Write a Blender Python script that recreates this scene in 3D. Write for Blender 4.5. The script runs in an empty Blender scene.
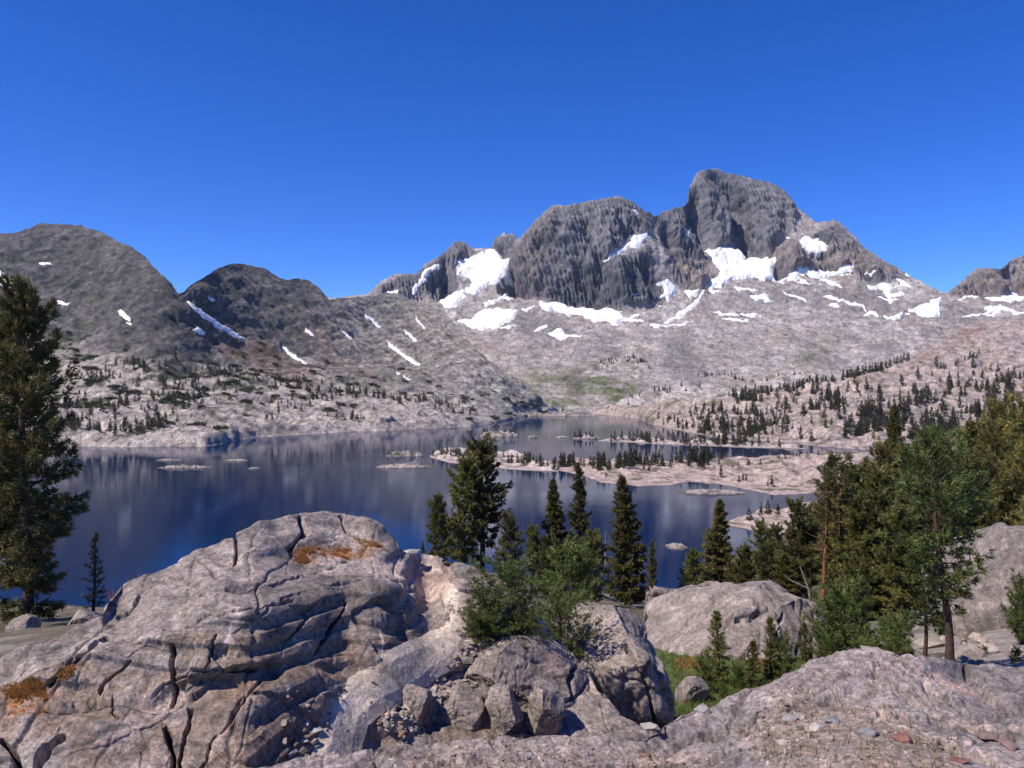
import bpy, math, random
import numpy as np

# ------------------------------------------------------------------ scene, camera, light
sc = bpy.context.scene
COL = sc.collection
F, HY, ZC = 804.0, 384.0, 60.0            # focal length in px, horizon row, eye height above the lake
cam_d = bpy.data.cameras.new('camera')
cam = bpy.data.objects.new('camera', cam_d); COL.objects.link(cam)
cam.location = (0, 0, ZC); cam.rotation_euler = (math.radians(90), 0, 0)
cam_d.sensor_width = 36; cam_d.lens = 36 * F / 1024
cam_d.clip_start = 0.1; cam_d.clip_end = 40000
sc.camera = cam

SUN_DIR = np.array([-0.79, -0.44, 1.18]); SUN_DIR /= np.linalg.norm(SUN_DIR)
SUN_EL = math.asin(SUN_DIR[2]); SUN_ROT = math.atan2(SUN_DIR[0], SUN_DIR[1])
w = bpy.data.worlds.new('World'); sc.world = w; w.use_nodes = True
nt = w.node_tree; nt.nodes.clear()
sky = nt.nodes.new('ShaderNodeTexSky'); sky.sky_type = 'NISHITA'; sky.sun_disc = False
sky.sun_elevation = SUN_EL; sky.sun_rotation = SUN_ROT
sky.altitude = 3200; sky.air_density = 0.85; sky.dust_density = 0.05; sky.ozone_density = 4.5
hs = nt.nodes.new('ShaderNodeHueSaturation'); hs.inputs['Saturation'].default_value = 1.30
hs.inputs['Hue'].default_value = 0.519
bg = nt.nodes.new('ShaderNodeBackground'); bg.inputs['Strength'].default_value = 0.150
wo = nt.nodes.new('ShaderNodeOutputWorld')
nt.links.new(sky.outputs[0], hs.inputs['Color']); nt.links.new(hs.outputs[0], bg.inputs['Color'])
nt.links.new(bg.outputs[0], wo.inputs['Surface'])
sun_d = bpy.data.lights.new('sun', 'SUN'); sun_d.energy = 4.5; sun_d.angle = math.radians(0.5)
sun_d.color = (1.0, 0.90, 0.78)
sun = bpy.data.objects.new('sun', sun_d); COL.objects.link(sun)
from mathutils import Vector, Matrix
sun.rotation_euler = Vector(-SUN_DIR).to_track_quat('-Z', 'Y').to_euler()
sun.location = (0, 0, 500)
sc.view_settings.view_transform = 'Standard'; sc.view_settings.look = 'None'
sc.view_settings.exposure = 0.44; sc.view_settings.gamma = 1.0
sc.cycles.max_bounces = 5; sc.cycles.diffuse_bounces = 2; sc.cycles.glossy_bounces = 2
sc.cycles.use_denoising = True

# ------------------------------------------------------------------ numeric helpers
U = np.uint32
def hsh(ix, iy, iz, seed):
    h = ix.astype(np.int64).astype(U) * U(374761393) + iy.astype(np.int64).astype(U) * U(668265263) \
        + iz.astype(np.int64).astype(U) * U(2147483647) + U((seed * 1274126177) & 0xffffffff)
    h ^= h >> U(13); h *= U(1274126177); h ^= h >> U(16); h *= U(2246822519); h ^= h >> U(13)
    return h
def noise3(P, seed=0):
    x, y, z = P[..., 0], P[..., 1], P[..., 2]
    i, j, k = np.floor(x), np.floor(y), np.floor(z)
    fx, fy, fz = x - i, y - j, z - k
    u = fx**3*(fx*(fx*6-15)+10); v = fy**3*(fy*(fy*6-15)+10); t = fz**3*(fz*(fz*6-15)+10)
    out = 0
    for a in (0, 1):
        wa = u if a else 1-u
        for b in (0, 1):
            wb = wa*(v if b else 1-v)
            for c in (0, 1):
                h = hsh(i+a, j+b, k+c, seed)
                g = ((h & U(255)).astype(np.float32)-127.5)*(fx-a) + (((h >> U(8)) & U(255)).astype(np.float32)-127.5)*(fy-b) \
                    + (((h >> U(16)) & U(255)).astype(np.float32)-127.5)*(fz-c)
                out = out + wb*(t if c else 1-t)*g
    return out/127.5*1.1
def fbm(P, scale, octv=5, gain=0.5, seed=0, ridged=False, aniso=None):
    Q = np.asarray(P, dtype=np.float64)/scale
    if aniso is not None: Q = Q*np.array(aniso)
    s, a, tot = 0, 1.0, 0
    for o in range(octv):
        n = noise3(Q, seed+o*17)
        if ridged: n = 1-2.2*np.abs(n)
        s = s + a*n; tot += a; a *= gain; Q = Q*2.03+11.3
    return s/tot
def facets(P, scale, seed=0, M=None, tilt=0.9):
    """faceted fracture relief: value in about -1..1, and distance to the joint between cells"""
    Q = np.asarray(P, dtype=np.float64)/scale
    if M is not None: Q = Q @ np.array(M).T
    b = np.floor(Q); sh = Q.shape[:-1]
    d1 = np.full(sh, 9.0); d2 = np.full(sh, 9.0); val = np.zeros(sh)
    for a in (-1, 0, 1):
        for c in (-1, 0, 1):
            for e in (-1, 0, 1):
                o = np.array([a, c, e]); cell = b+o
                h = hsh(cell[..., 0], cell[..., 1], cell[..., 2], seed)
                r = np.stack([(h & U(255)), (h >> U(8)) & U(255), (h >> U(16)) & U(255)], -1)/255.0
                D = Q-(cell+r*0.9+0.05)
                d = np.sqrt((D**2).sum(-1))
                h2 = hsh(cell[..., 0], cell[..., 1], cell[..., 2], seed+91)
                g = np.stack([(h2 & U(255)), (h2 >> U(8)) & U(255), (h2 >> U(16)) & U(255)], -1)/127.5-1
                vv = ((h2 >> U(24)).astype(np.float32)/127.5-1)*0.5 + tilt*(D*g).sum(-1)
                near = d < d1
                d2 = np.where(near, d1, np.minimum(d2, d)); val = np.where(near, vv, val); d1 = np.where(near, d, d1)
    return val, d2-d1
def tri(x): return np.abs(2*(x-np.floor(x+.5)))*2-1
def chisel(P, scale, seed, n=5, warp=.35):
    """angular relief: sum of creased waves in random directions, sharp edges and flat faces"""
    r = np.random.default_rng(seed); W = P+warp*scale*np.stack([fbm(P, scale*2.2, 3, .5, seed+k) for k in range(3)], -1)*2; out = 0
    for k in range(n):
        v = r.normal(0, 1, 3); v /= np.linalg.norm(v); t_ = tri((W @ v)/(scale*r.uniform(.7, 1.7))+r.uniform())
        out = out+np.clip(t_*1.3, -1, .45)*r.uniform(.6, 1)
    return out/n*1.6
def blocks(P, dirs, spac, seed, sharp=4.0, warp=.3):
    """flat-topped joint blocks separated by narrow V grooves: 0 on the tops, -1 in the joints"""
    out = 0
    for k, (v, s_) in enumerate(zip(dirs, spac)):
        W = (P @ (np.array(v)/np.linalg.norm(v)))/s_+warp*2*fbm(P, s_*2.0, 4, .5, seed+k*5)
        keep_ = sst(-.08, .12, fbm(P, s_*2.5, 3, .5, seed+k*5+2))
        out = np.minimum(out, -np.clip(1-(tri(W)+1)*sharp, 0, 1)*keep_)
    return out
def sst(a, b, x):
    t = np.clip((x-a)/(b-a), 0, 1); return t*t*(3-2*t)
def li(pts, x):
    p = np.array(pts, float); return np.interp(x, p[:, 0], p[:, 1])
def gblur(A, sig, axis):
    r = int(3*sig)+1; k = np.exp(-0.5*(np.arange(-r, r+1)/sig)**2); k /= k.sum()
    pad = [(0, 0)]*A.ndim; pad[axis] = (r, r); B = np.pad(A, pad, mode='edge'); out = 0
    for i in range(2*r+1):
        sl = [slice(None)]*A.ndim; sl[axis] = slice(i, i+A.shape[axis]); out = out+k[i]*B[tuple(sl)]
    return out
def segdist(X, Y, a, b):
    ax, ay = a; bx, by = b; dx, dy = bx-ax, by-ay
    t = np.clip(((X-ax)*dx+(Y-ay)*dy)/(dx*dx+dy*dy+1e-9), 0, 1)
    return np.hypot(X-ax-t*dx, Y-ay-t*dy)
def poly(X, Y, pts, soft=3.0):
    """soft inside mask of a polygon: 0.5 on its edge"""
    n = len(pts); ins = np.zeros(X.shape, bool); d = np.full(X.shape, 1e9)
    for i in range(n):
        a, b = pts[i], pts[(i+1) % n]
        d = np.minimum(d, segdist(X, Y, a, b))
        if a[1] != b[1]:
            c = ((a[1] > Y) != (b[1] > Y)) & (X < (b[0]-a[0])*(Y-a[1])/(b[1]-a[1])+a[0]); ins ^= c
    return np.clip(0.5+0.5*np.where(ins, d, -d)/soft, 0, 1)
def line(X, Y, pts):
    d = np.full(X.shape, 1e9)
    for a, b in zip(pts[:-1], pts[1:]): d = np.minimum(d, segdist(X, Y, a, b))
    return d
def at(px, py, Y): return ((px-512)/F*Y, Y, ZC+(HY-py)/F*Y)
def mixc(C, col, m): return C+(np.array(col, np.float32)-C)*m[..., None]

# ------------------------------------------------------------------ mesh helpers
def link(name, me, parent=None, **props):
    o = bpy.data.objects.new(name, me); COL.objects.link(o)
    if parent is not None: o.parent = parent
    for k, v in props.items(): o[k] = v
    return o
def mesh_from(name, V, faces, col=None, mat=None, smooth=True):
    """faces: int array (n,3) or (n,4)"""
    me = bpy.data.meshes.new(name); V = np.asarray(V, np.float32).reshape(-1, 3); faces = np.asarray(faces, np.int32)
    n, k = faces.shape
    me.vertices.add(len(V)); me.vertices.foreach_set('co', V.ravel())
    me.loops.add(n*k); me.loops.foreach_set('vertex_index', faces.ravel())
    me.polygons.add(n); me.polygons.foreach_set('loop_start', np.arange(0, n*k, k, dtype=np.int32))
    me.polygons.foreach_set('use_smooth', np.full(n, smooth, bool))
    me.update(calc_edges=True)
    if col is not None:
        c = np.ones((len(V), 4), np.float32); c[:, :3] = np.clip(col.reshape(-1, 3), 0.004, 0.95)
        a = me.color_attributes.new('Col', 'FLOAT_COLOR', 'POINT'); a.data.foreach_set('color', c.ravel())
    if mat is not None: me.materials.append(mat)
    return me
def grid_faces(R, C, keep=None, flip=False):
    i = np.arange(R*C).reshape(R, C)
    q = np.stack([i[:-1, :-1], i[:-1, 1:], i[1:, 1:], i[1:, :-1]], -1)
    if keep is not None: q = q[keep[:-1, :-1] | keep[1:, 1:] | keep[:-1, 1:] | keep[1:, :-1]]
    q = q.reshape(-1, 4)
    return q[:, ::-1] if flip else q
def normals(P):
    a = np.gradient(P, axis=1); b = np.gradient(P, axis=0); n = np.cross(a, b)
    return n/(np.linalg.norm(n, axis=-1, keepdims=True)+1e-9)
def compact(V, faces, *extra):
    used, inv = np.unique(faces.ravel(), return_inverse=True)
    return (V.reshape(-1, 3)[used], inv.reshape(faces.shape)) + tuple(e.reshape(-1, e.shape[-1])[used] for e in extra)

# ------------------------------------------------------------------ materials
def new_mat(name):
    m = bpy.data.materials.new(name); m.use_nodes = True
    b = m.node_tree.nodes['Principled BSDF']; b.inputs['Specular IOR Level'].default_value = 0.2
    return m, m.node_tree, b
def N(t, kind, **kw):
    n = t.nodes.new(kind)
    for k, v in kw.items():
        if k in n.inputs: n.inputs[k].default_value = v
        else: setattr(n, k, v)
    return n
def rock_mat(name, scale, bump, bdist, contrast=0.5, speck=0.3, rough=0.85, streak=None, joint=0.75, fine=60.0, lichen=False):
    """vertex colour times fractal mottling, fracture lines and grain, all in metres"""
    m, t, b = new_mat(name); L = t.links
    at_ = N(t, 'ShaderNodeAttribute', attribute_name='Col')
    tc = N(t, 'ShaderNodeTexCoord')
    mp = N(t, 'ShaderNodeMapping'); L.new(tc.outputs['Object'], mp.inputs[0])
    if streak: mp.inputs['Scale'].default_value = streak[0]; mp.inputs['Rotation'].default_value = streak[1]
    n1 = N(t, 'ShaderNodeTexNoise', Scale=1/scale, Detail=9.0, Roughness=0.68); L.new(mp.outputs[0], n1.inputs['Vector'])
    n2 = N(t, 'ShaderNodeTexNoise', Scale=7.3/scale, Detail=6.0, Roughness=0.7); L.new(tc.outputs['Object'], n2.inputs['Vector'])
    v = N(t, 'ShaderNodeTexVoronoi', Scale=2.2/scale, feature='DISTANCE_TO_EDGE')
    wv = N(t, 'ShaderNodeVectorMath', operation='MULTIPLY_ADD'); L.new(n1.outputs['Color'], wv.inputs[0])
    wv.inputs[1].default_value = (scale*0.6,)*3; L.new(mp.outputs[0], wv.inputs[2]); L.new(wv.outputs[0], v.inputs['Vector'])
    r1 = N(t, 'ShaderNodeMapRange'); r1.inputs[1].default_value = 0.3; r1.inputs[2].default_value = 0.7
    r1.inputs[3].default_value = 1-contrast; r1.inputs[4].default_value = 1+contrast; L.new(n1.outputs['Fac'], r1.inputs[0])
    r2 = N(t, 'ShaderNodeMapRange'); r2.inputs[1].default_value = 0.3; r2.inputs[2].default_value = 0.7
    r2.inputs[3].default_value = 1-speck; r2.inputs[4].default_value = 1+speck; L.new(n2.outputs['Fac'], r2.inputs[0])
    r3 = N(t, 'ShaderNodeMapRange'); r3.inputs[1].default_value = 0.0; r3.inputs[2].default_value = 0.05
    r3.inputs[3].default_value = joint; r3.inputs[4].default_value = 1.0; L.new(v.outputs['Distance'], r3.inputs[0])
    m1 = N(t, 'ShaderNodeMath', operation='MULTIPLY'); L.new(r1.outputs[0], m1.inputs[0]); L.new(r2.outputs[0], m1.inputs[1])
    m2 = N(t, 'ShaderNodeMath', operation='MULTIPLY'); L.new(m1.outputs[0], m2.inputs[0]); L.new(r3.outputs[0], m2.inputs[1])
    n3 = N(t, 'ShaderNodeTexNoise', Scale=fine/scale, Detail=4.0, Roughness=0.7); L.new(tc.outputs['Object'], n3.inputs['Vector'])
    ca = N(t, 'ShaderNodeVectorMath', operation='MULTIPLY_ADD'); L.new(n3.outputs['Color'], ca.inputs[0]); ca.inputs[1].default_value = (.75, .66, .68); ca.inputs[2].default_value = (0.625, 0.67, 0.66)
    cb = N(t, 'ShaderNodeVectorMath', operation='MULTIPLY'); L.new(at_.outputs['Color'], cb.inputs[0]); L.new(ca.outputs[0], cb.inputs[1])
    r4 = N(t, 'ShaderNodeMapRange'); r4.inputs[1].default_value = 0.34; r4.inputs[2].default_value = 0.66; r4.inputs[3].default_value = 0.68; r4.inputs[4].default_value = 1.32; L.new(n3.outputs['Fac'], r4.inputs[0])
    m3 = N(t, 'ShaderNodeMath', operation='MULTIPLY'); L.new(m2.outputs[0], m3.inputs[0]); L.new(r4.outputs[0], m3.inputs[1])
    if lichen:                                              # crisp-edged dark and pale lichen spots, a few centimetres wide
        for sc_, lo, keep_, val in ((16.0, .30, .60, .52), (34.0, .34, .62, .60), (24.0, .22, .80, 1.45)):
            vo = N(t, 'ShaderNodeTexVoronoi', Scale=sc_); ws = N(t, 'ShaderNodeVectorMath', operation='MULTIPLY_ADD'); L.new(n3.outputs['Color'], ws.inputs[0])
            ws.inputs[1].default_value = (.05, .05, .05); L.new(tc.outputs['Object'], ws.inputs[2]); L.new(ws.outputs[0], vo.inputs['Vector'])
            sp = N(t, 'ShaderNodeSeparateColor'); L.new(vo.outputs['Color'], sp.inputs[0])
            a1 = N(t, 'ShaderNodeMath', operation='LESS_THAN'); L.new(vo.outputs['Distance'], a1.inputs[0]); a1.inputs[1].default_value = lo
            a2 = N(t, 'ShaderNodeMath', operation='GREATER_THAN'); L.new(sp.outputs[0], a2.inputs[0]); a2.inputs[1].default_value = keep_
            a3 = N(t, 'ShaderNodeMath', operation='MULTIPLY'); L.new(a1.outputs[0], a3.inputs[0]); L.new(a2.outputs[0], a3.inputs[1])
            a4 = N(t, 'ShaderNodeMapRange'); a4.inputs[1].default_value = .42; a4.inputs[2].default_value = .56; L.new(n1.outputs['Fac'], a4.inputs[0])
            a5 = N(t, 'ShaderNodeMath', operation='MULTIPLY'); L.new(a3.outputs[0], a5.inputs[0]); L.new(a4.outputs[0], a5.inputs[1])
            a6 = N(t, 'ShaderNodeMath', operation='MULTIPLY_ADD'); L.new(a5.outputs[0], a6.inputs[0]); a6.inputs[1].default_value = val-1; a6.inputs[2].default_value = 1.0
            mm = N(t, 'ShaderNodeMath', operation='MULTIPLY'); L.new(m3.outputs[0], mm.inputs[0]); L.new(a6.outputs[0], mm.inputs[1]); m3 = mm
    mv = N(t, 'ShaderNodeVectorMath', operation='SCALE'); L.new(cb.outputs[0], mv.inputs[0]); L.new(m3.outputs[0], mv.inputs['Scale'])
    L.new(mv.outputs[0], b.inputs['Base Color']); b.inputs['Roughness'].default_value = rough
    ad = N(t, 'ShaderNodeMath', operation='MULTIPLY_ADD'); L.new(n2.outputs['Fac'], ad.inputs[0]); ad.inputs[1].default_value = 0.35
    L.new(n1.outputs['Fac'], ad.inputs[2])
    ad2 = N(t, 'ShaderNodeMath', operation='MULTIPLY_ADD'); L.new(r3.outputs[0], ad2.inputs[0]); ad2.inputs[1].default_value = 0.25 if joint < 1 else 0.0
    L.new(ad.outputs[0], ad2.inputs[2])
    bp = N(t, 'ShaderNodeBump', Strength=bump, Distance=bdist); L.new(ad2.outputs[0], bp.inputs['Height']); L.new(bp.outputs[0], b.inputs['Normal'])
    return m
M_far = rock_mat('far_rock', 26, 0.9, 8.0, 0.34, 0.40, joint=0.85, fine=6)
M_hill = rock_mat('hill_rock', 11, 0.9, 4.0, 0.36, 0.42, joint=0.75, fine=5)
M_isle = rock_mat('island_rock', 5, 0.8, 1.0, 0.3, 0.3, fine=5)
M_near = rock_mat('granite', 0.5, 0.9, 0.06, 0.36, 0.34, streak=((0.75, 1.0, 1.35), (0.3, 0.5, 0.2)), joint=1.0, fine=24, lichen=True)
M_soil = rock_mat('soil', 0.4, 0.8, 0.04, 0.4, 0.35, joint=1.0, fine=26)
def plain_mat(name, col, rough=0.9, var=0.25, scale=3.0, bump=0.0, bd=0.02, spec=0.2, attr=False):
    m, t, b = new_mat(name); L = t.links
    tc = N(t, 'ShaderNodeTexCoord'); n = N(t, 'ShaderNodeTexNoise', Scale=scale, Detail=5.0); L.new(tc.outputs['Object'], n.inputs['Vector'])
    r = N(t, 'ShaderNodeMapRange'); r.inputs[1].default_value = 0.3; r.inputs[2].default_value = 0.7
    r.inputs[3].default_value = 1-var; r.inputs[4].default_value = 1+var; L.new(n.outputs['Fac'], r.inputs[0])
    mv = N(t, 'ShaderNodeVectorMath', operation='SCALE'); L.new(r.outputs[0], mv.inputs['Scale'])
    if attr:
        a = N(t, 'ShaderNodeAttribute', attribute_name='Col'); L.new(a.outputs['Color'], mv.inputs[0])
    else: mv.inputs[0].default_value = col
    L.new(mv.outputs[0], b.inputs['Base Color']); b.inputs['Roughness'].default_value = rough
    b.inputs['Specular IOR Level'].default_value = spec
    if bump:
        bp = N(t, 'ShaderNodeBump', Strength=bump, Distance=bd); L.new(n.outputs['Fac'], bp.inputs['Height']); L.new(bp.outputs[0], b.inputs['Normal'])
    return m
M_snow = plain_mat('snow', (0.74, 0.75, 0.77), 0.7, 0.10, 0.06, 0.5, 4.0)
M_stone = plain_mat('stone', None, 0.85, 0.3, 14.0, 0.5, 0.02, attr=True)
def leaf_mat(name, trans=0.25):
    m, t, b = new_mat(name); L = t.links
    a = N(t, 'ShaderNodeAttribute', attribute_name='Col')
    oi = N(t, 'ShaderNodeObjectInfo')
    r = N(t, 'ShaderNodeMapRange'); r.inputs[3].default_value = 0.8; r.inputs[4].default_value = 1.2; L.new(oi.outputs['Random'], r.inputs[0])
    mv = N(t, 'ShaderNodeVectorMath', operation='SCALE'); L.new(a.outputs['Color'], mv.inputs[0]); L.new(r.outputs[0], mv.inputs['Scale'])
    L.new(mv.outputs[0], b.inputs['Base Color']); b.inputs['Roughness'].default_value = 0.55
    b.inputs['Specular IOR Level'].default_value = 0.25
    tr = N(t, 'ShaderNodeBsdfTranslucent'); L.new(mv.outputs[0], tr.inputs['Color'])
    mx = N(t, 'ShaderNodeMixShader'); mx.inputs[0].default_value = trans
    L.new(b.outputs[0], mx.inputs[1]); L.new(tr.outputs[0], mx.inputs[2])
    L.new(mx.outputs[0], t.nodes['Material Output'].inputs['Surface'])
    return m
M_leaf = leaf_mat('pine_needles', 0.34)
M_grass = leaf_mat('grass_blades', 0.3)
M_bark = plain_mat('bark', (0.075, 0.048, 0.036), 0.9, 0.45, 9.0, 0.8, 0.03)
M_redbark = plain_mat('red_bark', (0.20, 0.085, 0.045), 0.9, 0.4, 8.0, 0.8, 0.03)
M_dead = plain_mat('dead_wood', (0.23, 0.205, 0.185), 0.85, 0.3, 9.0, 0.6, 0.02)

# ------------------------------------------------------------------ column sheets: terrain integrated up each bearing from a slope map
class Sheet: pass
def sheet(px, top, base, Y0, slope, rows, blur=6, back=12, backslope=0.9, backstep=0.02):
    px = np.asarray(px, float); top = np.asarray(top, float); base = np.asarray(base, float)
    top = np.minimum(top, base-0.3)
    v = np.linspace(0, 1, rows)[:, None]
    PY = base+(top-base)*v; PX = np.broadcast_to(px, PY.shape).copy()
    lo_, hi_ = base.max()+2, top.min()-2; ng = int((lo_-hi_)/1.0)+2; gy = np.linspace(lo_, hi_, ng)      # common rows, so that bearings blend level with each other
    GX, GY = np.meshgrid(px, gy); sg_ = np.maximum(slope(GX, GY)-(HY-GY)/F, 0.09); dl = (gy[0]-gy[1])/F/sg_
    cum = np.vstack([np.zeros((1, len(px))), np.cumsum(.5*(dl[1:]+dl[:-1]), 0)])
    row_of = lambda y: (gy[0]-y)/(gy[0]-gy[1])
    def pick(A, r_):
        r_ = np.clip(r_, 0, ng-1.001); a_ = r_.astype(int); f_ = r_-a_; c_ = np.broadcast_to(np.arange(len(px)), r_.shape); return A[a_, c_]*(1-f_)+A[a_+1, c_]*f_
    L0 = np.log(Y0)+cum-pick(cum, row_of(base))[None]
    if blur:
        LB = gblur(L0, blur, 1); k_ = sst(2, 22, base[None]-GY); L0 = L0*(1-k_)+LB*k_
    ln = pick(L0, row_of(PY)); e = (HY-PY)/F
    Y = np.exp(ln); Z = ZC+e*Y
    yb, zb = Y[-1], Z[-1]; Ys, Zs = [Y], [Z]
    for k in range(1, back+1):
        d = yb*backstep*(k**1.7)*0.35
        Ys.append((yb+d)[None]); Zs.append((zb-backslope*d*(k/(k+2.0)))[None])
    Y = np.vstack(Ys); Z = np.vstack(Zs)
    S = Sheet(); S.rows = rows; S.R = rows+back; S.C = len(px); S.px = px; S.top = top; S.base = base
    PX = np.broadcast_to(px, Y.shape).copy(); PY = np.vstack([PY, np.repeat(PY[-1:], back, 0)])
    S.P = np.stack([(PX-512)/F*Y, Y, Z], -1); S.PX, S.PY = PX, PY
    S.P0 = S.P.copy(); S.n = normals(S.P)
    S.v = np.vstack([np.repeat(v, len(px), 1), np.ones((back, len(px)))])
    return S
def surf(S, px, py):
    """final surface point seen at pixel px,py on a sheet"""
    j = int(np.clip(np.interp(px, S.px, np.arange(S.C)), 0, S.C-1))
    t = (py-S.base[j])/(S.top[j]-S.base[j])
    i = int(np.clip(t*(S.rows-1), 0, S.rows-1))
    return S.P[i, j]
def sheet_obj(S, name, mat, **props):
    return link(name, mesh_from(name, S.P, grid_faces(S.R, S.C), S.col, mat), **props)

# ================================================================== ground, lake bed
def plane(name, x0, x1, y0, y1, z, mat, n=2, **props):
    xs = np.linspace(x0, x1, n); ys = np.linspace(y0, y1, n); X, Y = np.meshgrid(xs, ys)
    V = np.stack([X, Y, np.full_like(X, z)], -1)
    return link(name, mesh_from(name, V, grid_faces(n, n), np.full((n*n, 3), 0.25), mat), **props)
plane('ground', -4900, 4900, -290, 5150, -25, M_far, kind='structure')

# water
m, t, b = new_mat('lake_water'); L = t.links
b.inputs['Base Color'].default_value = (0.002, 0.014, 0.055, 1); b.inputs['Roughness'].default_value = 0.055
b.inputs['IOR'].default_value = 1.13; b.inputs['Specular Tint'].default_value = (.72, .87, 1.0, 1); b.inputs['Specular IOR Level'].default_value = 0.5
tc = N(t, 'ShaderNodeTexCoord'); mp = N(t, 'ShaderNodeMapping'); mp.inputs['Scale'].default_value = (0.5, 1.0, 1.0); L.new(tc.outputs['Object'], mp.inputs[0])
n1 = N(t, 'ShaderNodeTexNoise', Scale=0.9, Detail=4.0, Roughness=0.6); L.new(mp.outputs[0], n1.inputs['Vector'])
n2 = N(t, 'ShaderNodeTexNoise', Scale=0.012, Detail=3.0); L.new(tc.outputs['Object'], n2.inputs['Vector'])
r = N(t, 'ShaderNodeMapRange'); r.inputs[1].default_value = 0.35; r.inputs[2].default_value = 0.65; r.inputs[3].default_value = 0.05; r.inputs[4].default_value = 0.22
L.new(n2.outputs['Fac'], r.inputs[0])
bp = N(t, 'ShaderNodeBump', Distance=0.12); L.new(r.outputs[0], bp.inputs['Strength']); L.new(n1.outputs['Fac'], bp.inputs['Height']); L.new(bp.outputs[0], b.inputs['Normal'])
plane('lake_water', -1800, 1800, 120, 2100, 0, m, 3, kind='structure')

# ================================================================== far massif
WARP = lambda PX, PY, a, sc_, sd: (PX+a*fbm(np.stack([PX, PY, PY*0], -1), sc_, 4, 0.55, sd), PY+a*fbm(np.stack([PX, PY, PY*0+9], -1), sc_, 4, 0.55, sd+5))
sky_M = [(300,300),(340,299),(368,295),(382,282),(396,275.5),(415.6,274.8),(424.4,266),(442,255.5),(454,244),(463,243),(472,249),(491,250),(494.7,239.6),(498,237),(503.5,233.7),(507,237),(510,234.5),(514,236),(516,242),(523,236),(531.6,227.4),(540.4,216.8),(552.7,207),(565,206),(579,204.5),(600,201),(619.5,197.5),(628,202),(642,210.5),(656.5,216.8),(662,213),(668,212),(681,208),(687,202.5),(689,189.4),(698,172.5),(707,170),(717,169.5),(728,174.4),(752.5,180),(775,185.6),(788,197),(795.6,208),(816,223),(826,222.5),(835,221),(844,227),(865,249),(880,258.7),(902.5,272),(908,275.6),(925,285),(940,292.5),(949,293.6),(962.5,281),(975,271),(981,269),(1000,269),(1010,262),(1018.7,257),(1040,251),(1090,246),(1150,250)]
pxM = np.arange(320, 1110, 0.8)
jag = fbm(np.stack([pxM, pxM*0, pxM*0], -1), 14, 4, 0.65, 3)
topM = li(sky_M, pxM)-3.6*(fbm(np.stack([pxM, pxM*0, pxM*0], -1), 8, 4, 0.75, 3, True)-.4)-2*jag*sst(.0, .02, np.abs(np.gradient(li(sky_M, pxM)))+.012)
baseM = np.full_like(pxM, 414.0)
cliffs = [
    ([(372,294),(396,276),(424,266),(442,256),(456,243),(470,249),(462,262),(452,268),(458,284),(440,300),(400,300)], 1.3),
    ([(488,251),(496,236),(514,234),(518,245),(508,258),(497,260)], 2.0),
    ([(500,293),(505,268),(522,237),(550,206),(620,196),(660,212),(662,225),(640,232),(606,258),(620,306),(560,302),(530,297)], 1.9),
    ([(548,300),(556,285),(575,264),(605,262),(650,252),(664,290),(662,306),(600,308),(560,304)], 2.6),
    ([(664,212),(690,188),(700,168),(730,172),(778,184),(796,206),(790,238),(768,256),(745,255),(735,247),(712,246),(690,262),(664,262),(660,225)], 1.9),
    ([(668,262),(695,244),(710,268),(718,276),(700,290),(675,280)], 1.5),
    ([(772,278),(776,250),(800,244),(835,220),(845,226),(880,258),(908,275),(880,284),(850,274),(800,276)], 1.35),
    ([(950,292),(965,280),(985,268),(1020,257),(1060,250),(1060,285),(1000,296),(970,294)], 1.3)]
snow_M = {
 'wide_left': [(458,262),(470,255),(480,252),(492,251),(500,256),(508,258),(505,272),(500,284),(490,287),(470,294),(466,290),(472,282),(460,275)],
 'left_low': [(440,304),(446,294),(455,291),(469,293),(460,302),(446,308)],
 'left_streak': [(410,290),(416,281),(430,268),(440,264),(432,274),(420,284),(412,295)],
 'apron_left': [(456,322),(470,318),(486,309),(505,308),(517,311),(512,320),(500,327),(488,330),(470,328)],
 'apron_mid': [(537,300),(550,302),(575,309),(605,307),(622,311),(628,319),(615,325),(590,318),(565,316),(545,309)],
 'apron_low': [(545,333),(560,331),(580,337),(560,339)],
 'ramp': [(604,261),(617,250),(628,245),(634,236),(648,232),(648,238),(640,246),(628,248),(612,260)],
 'gully': [(660,284),(668,280),(678,290),(668,300),(661,297),(664,290)],
 'glacier': [(709,249),(722,247),(740,250),(746,260),(775,259),(772,272),(774,280),(756,279),(735,280),(722,286),(709,289),(711,280),(720,274),(714,262)],
 'glacier_tail': [(775,279),(800,272),(830,270),(853,266),(852,272),(830,276),(800,279),(782,283)],
 'shelf': [(775,237),(783,236),(800,241),(806,237),(828,246),(826,251),(808,249),(790,243)],
 'right_upper': [(866,285),(885,284),(899,288),(890,291),(872,289)],
 'right_low': [(908,311),(925,305),(938,298),(944,298),(940,316),(930,317)],
 'right_step': [(884,315),(900,313),(900,318),(888,318)],
 'saddle': [(895,279),(908,284),(910,287),(900,285)],
 'far_right': [(985,298),(1010,297),(1040,294),(1040,300),(1000,302)],
 'far_right_low': [(1008,312),(1040,310),(1040,318),(1016,316)],
 'summit_patch': [(624,206),(634,208),(640,214),(632,215)],
 'small_a': [(665,322),(685,310),(700,298),(703,289),(706,291),(700,303),(684,316),(668,324)],
 'small_b': [(686,289),(698,288),(696,295),(688,297)],
 'small_c': [(750,298),(768,295),(772,300),(758,302)],
 'small_d': [(683,231),(690,230),(690,237),(685,238)],
 'small_e': [(480,303),(496,299),(506,291),(508,294),(496,303),(484,307)],
 'small_f': [(385,294),(398,289),(401,294),(390,298)],
}
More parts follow.
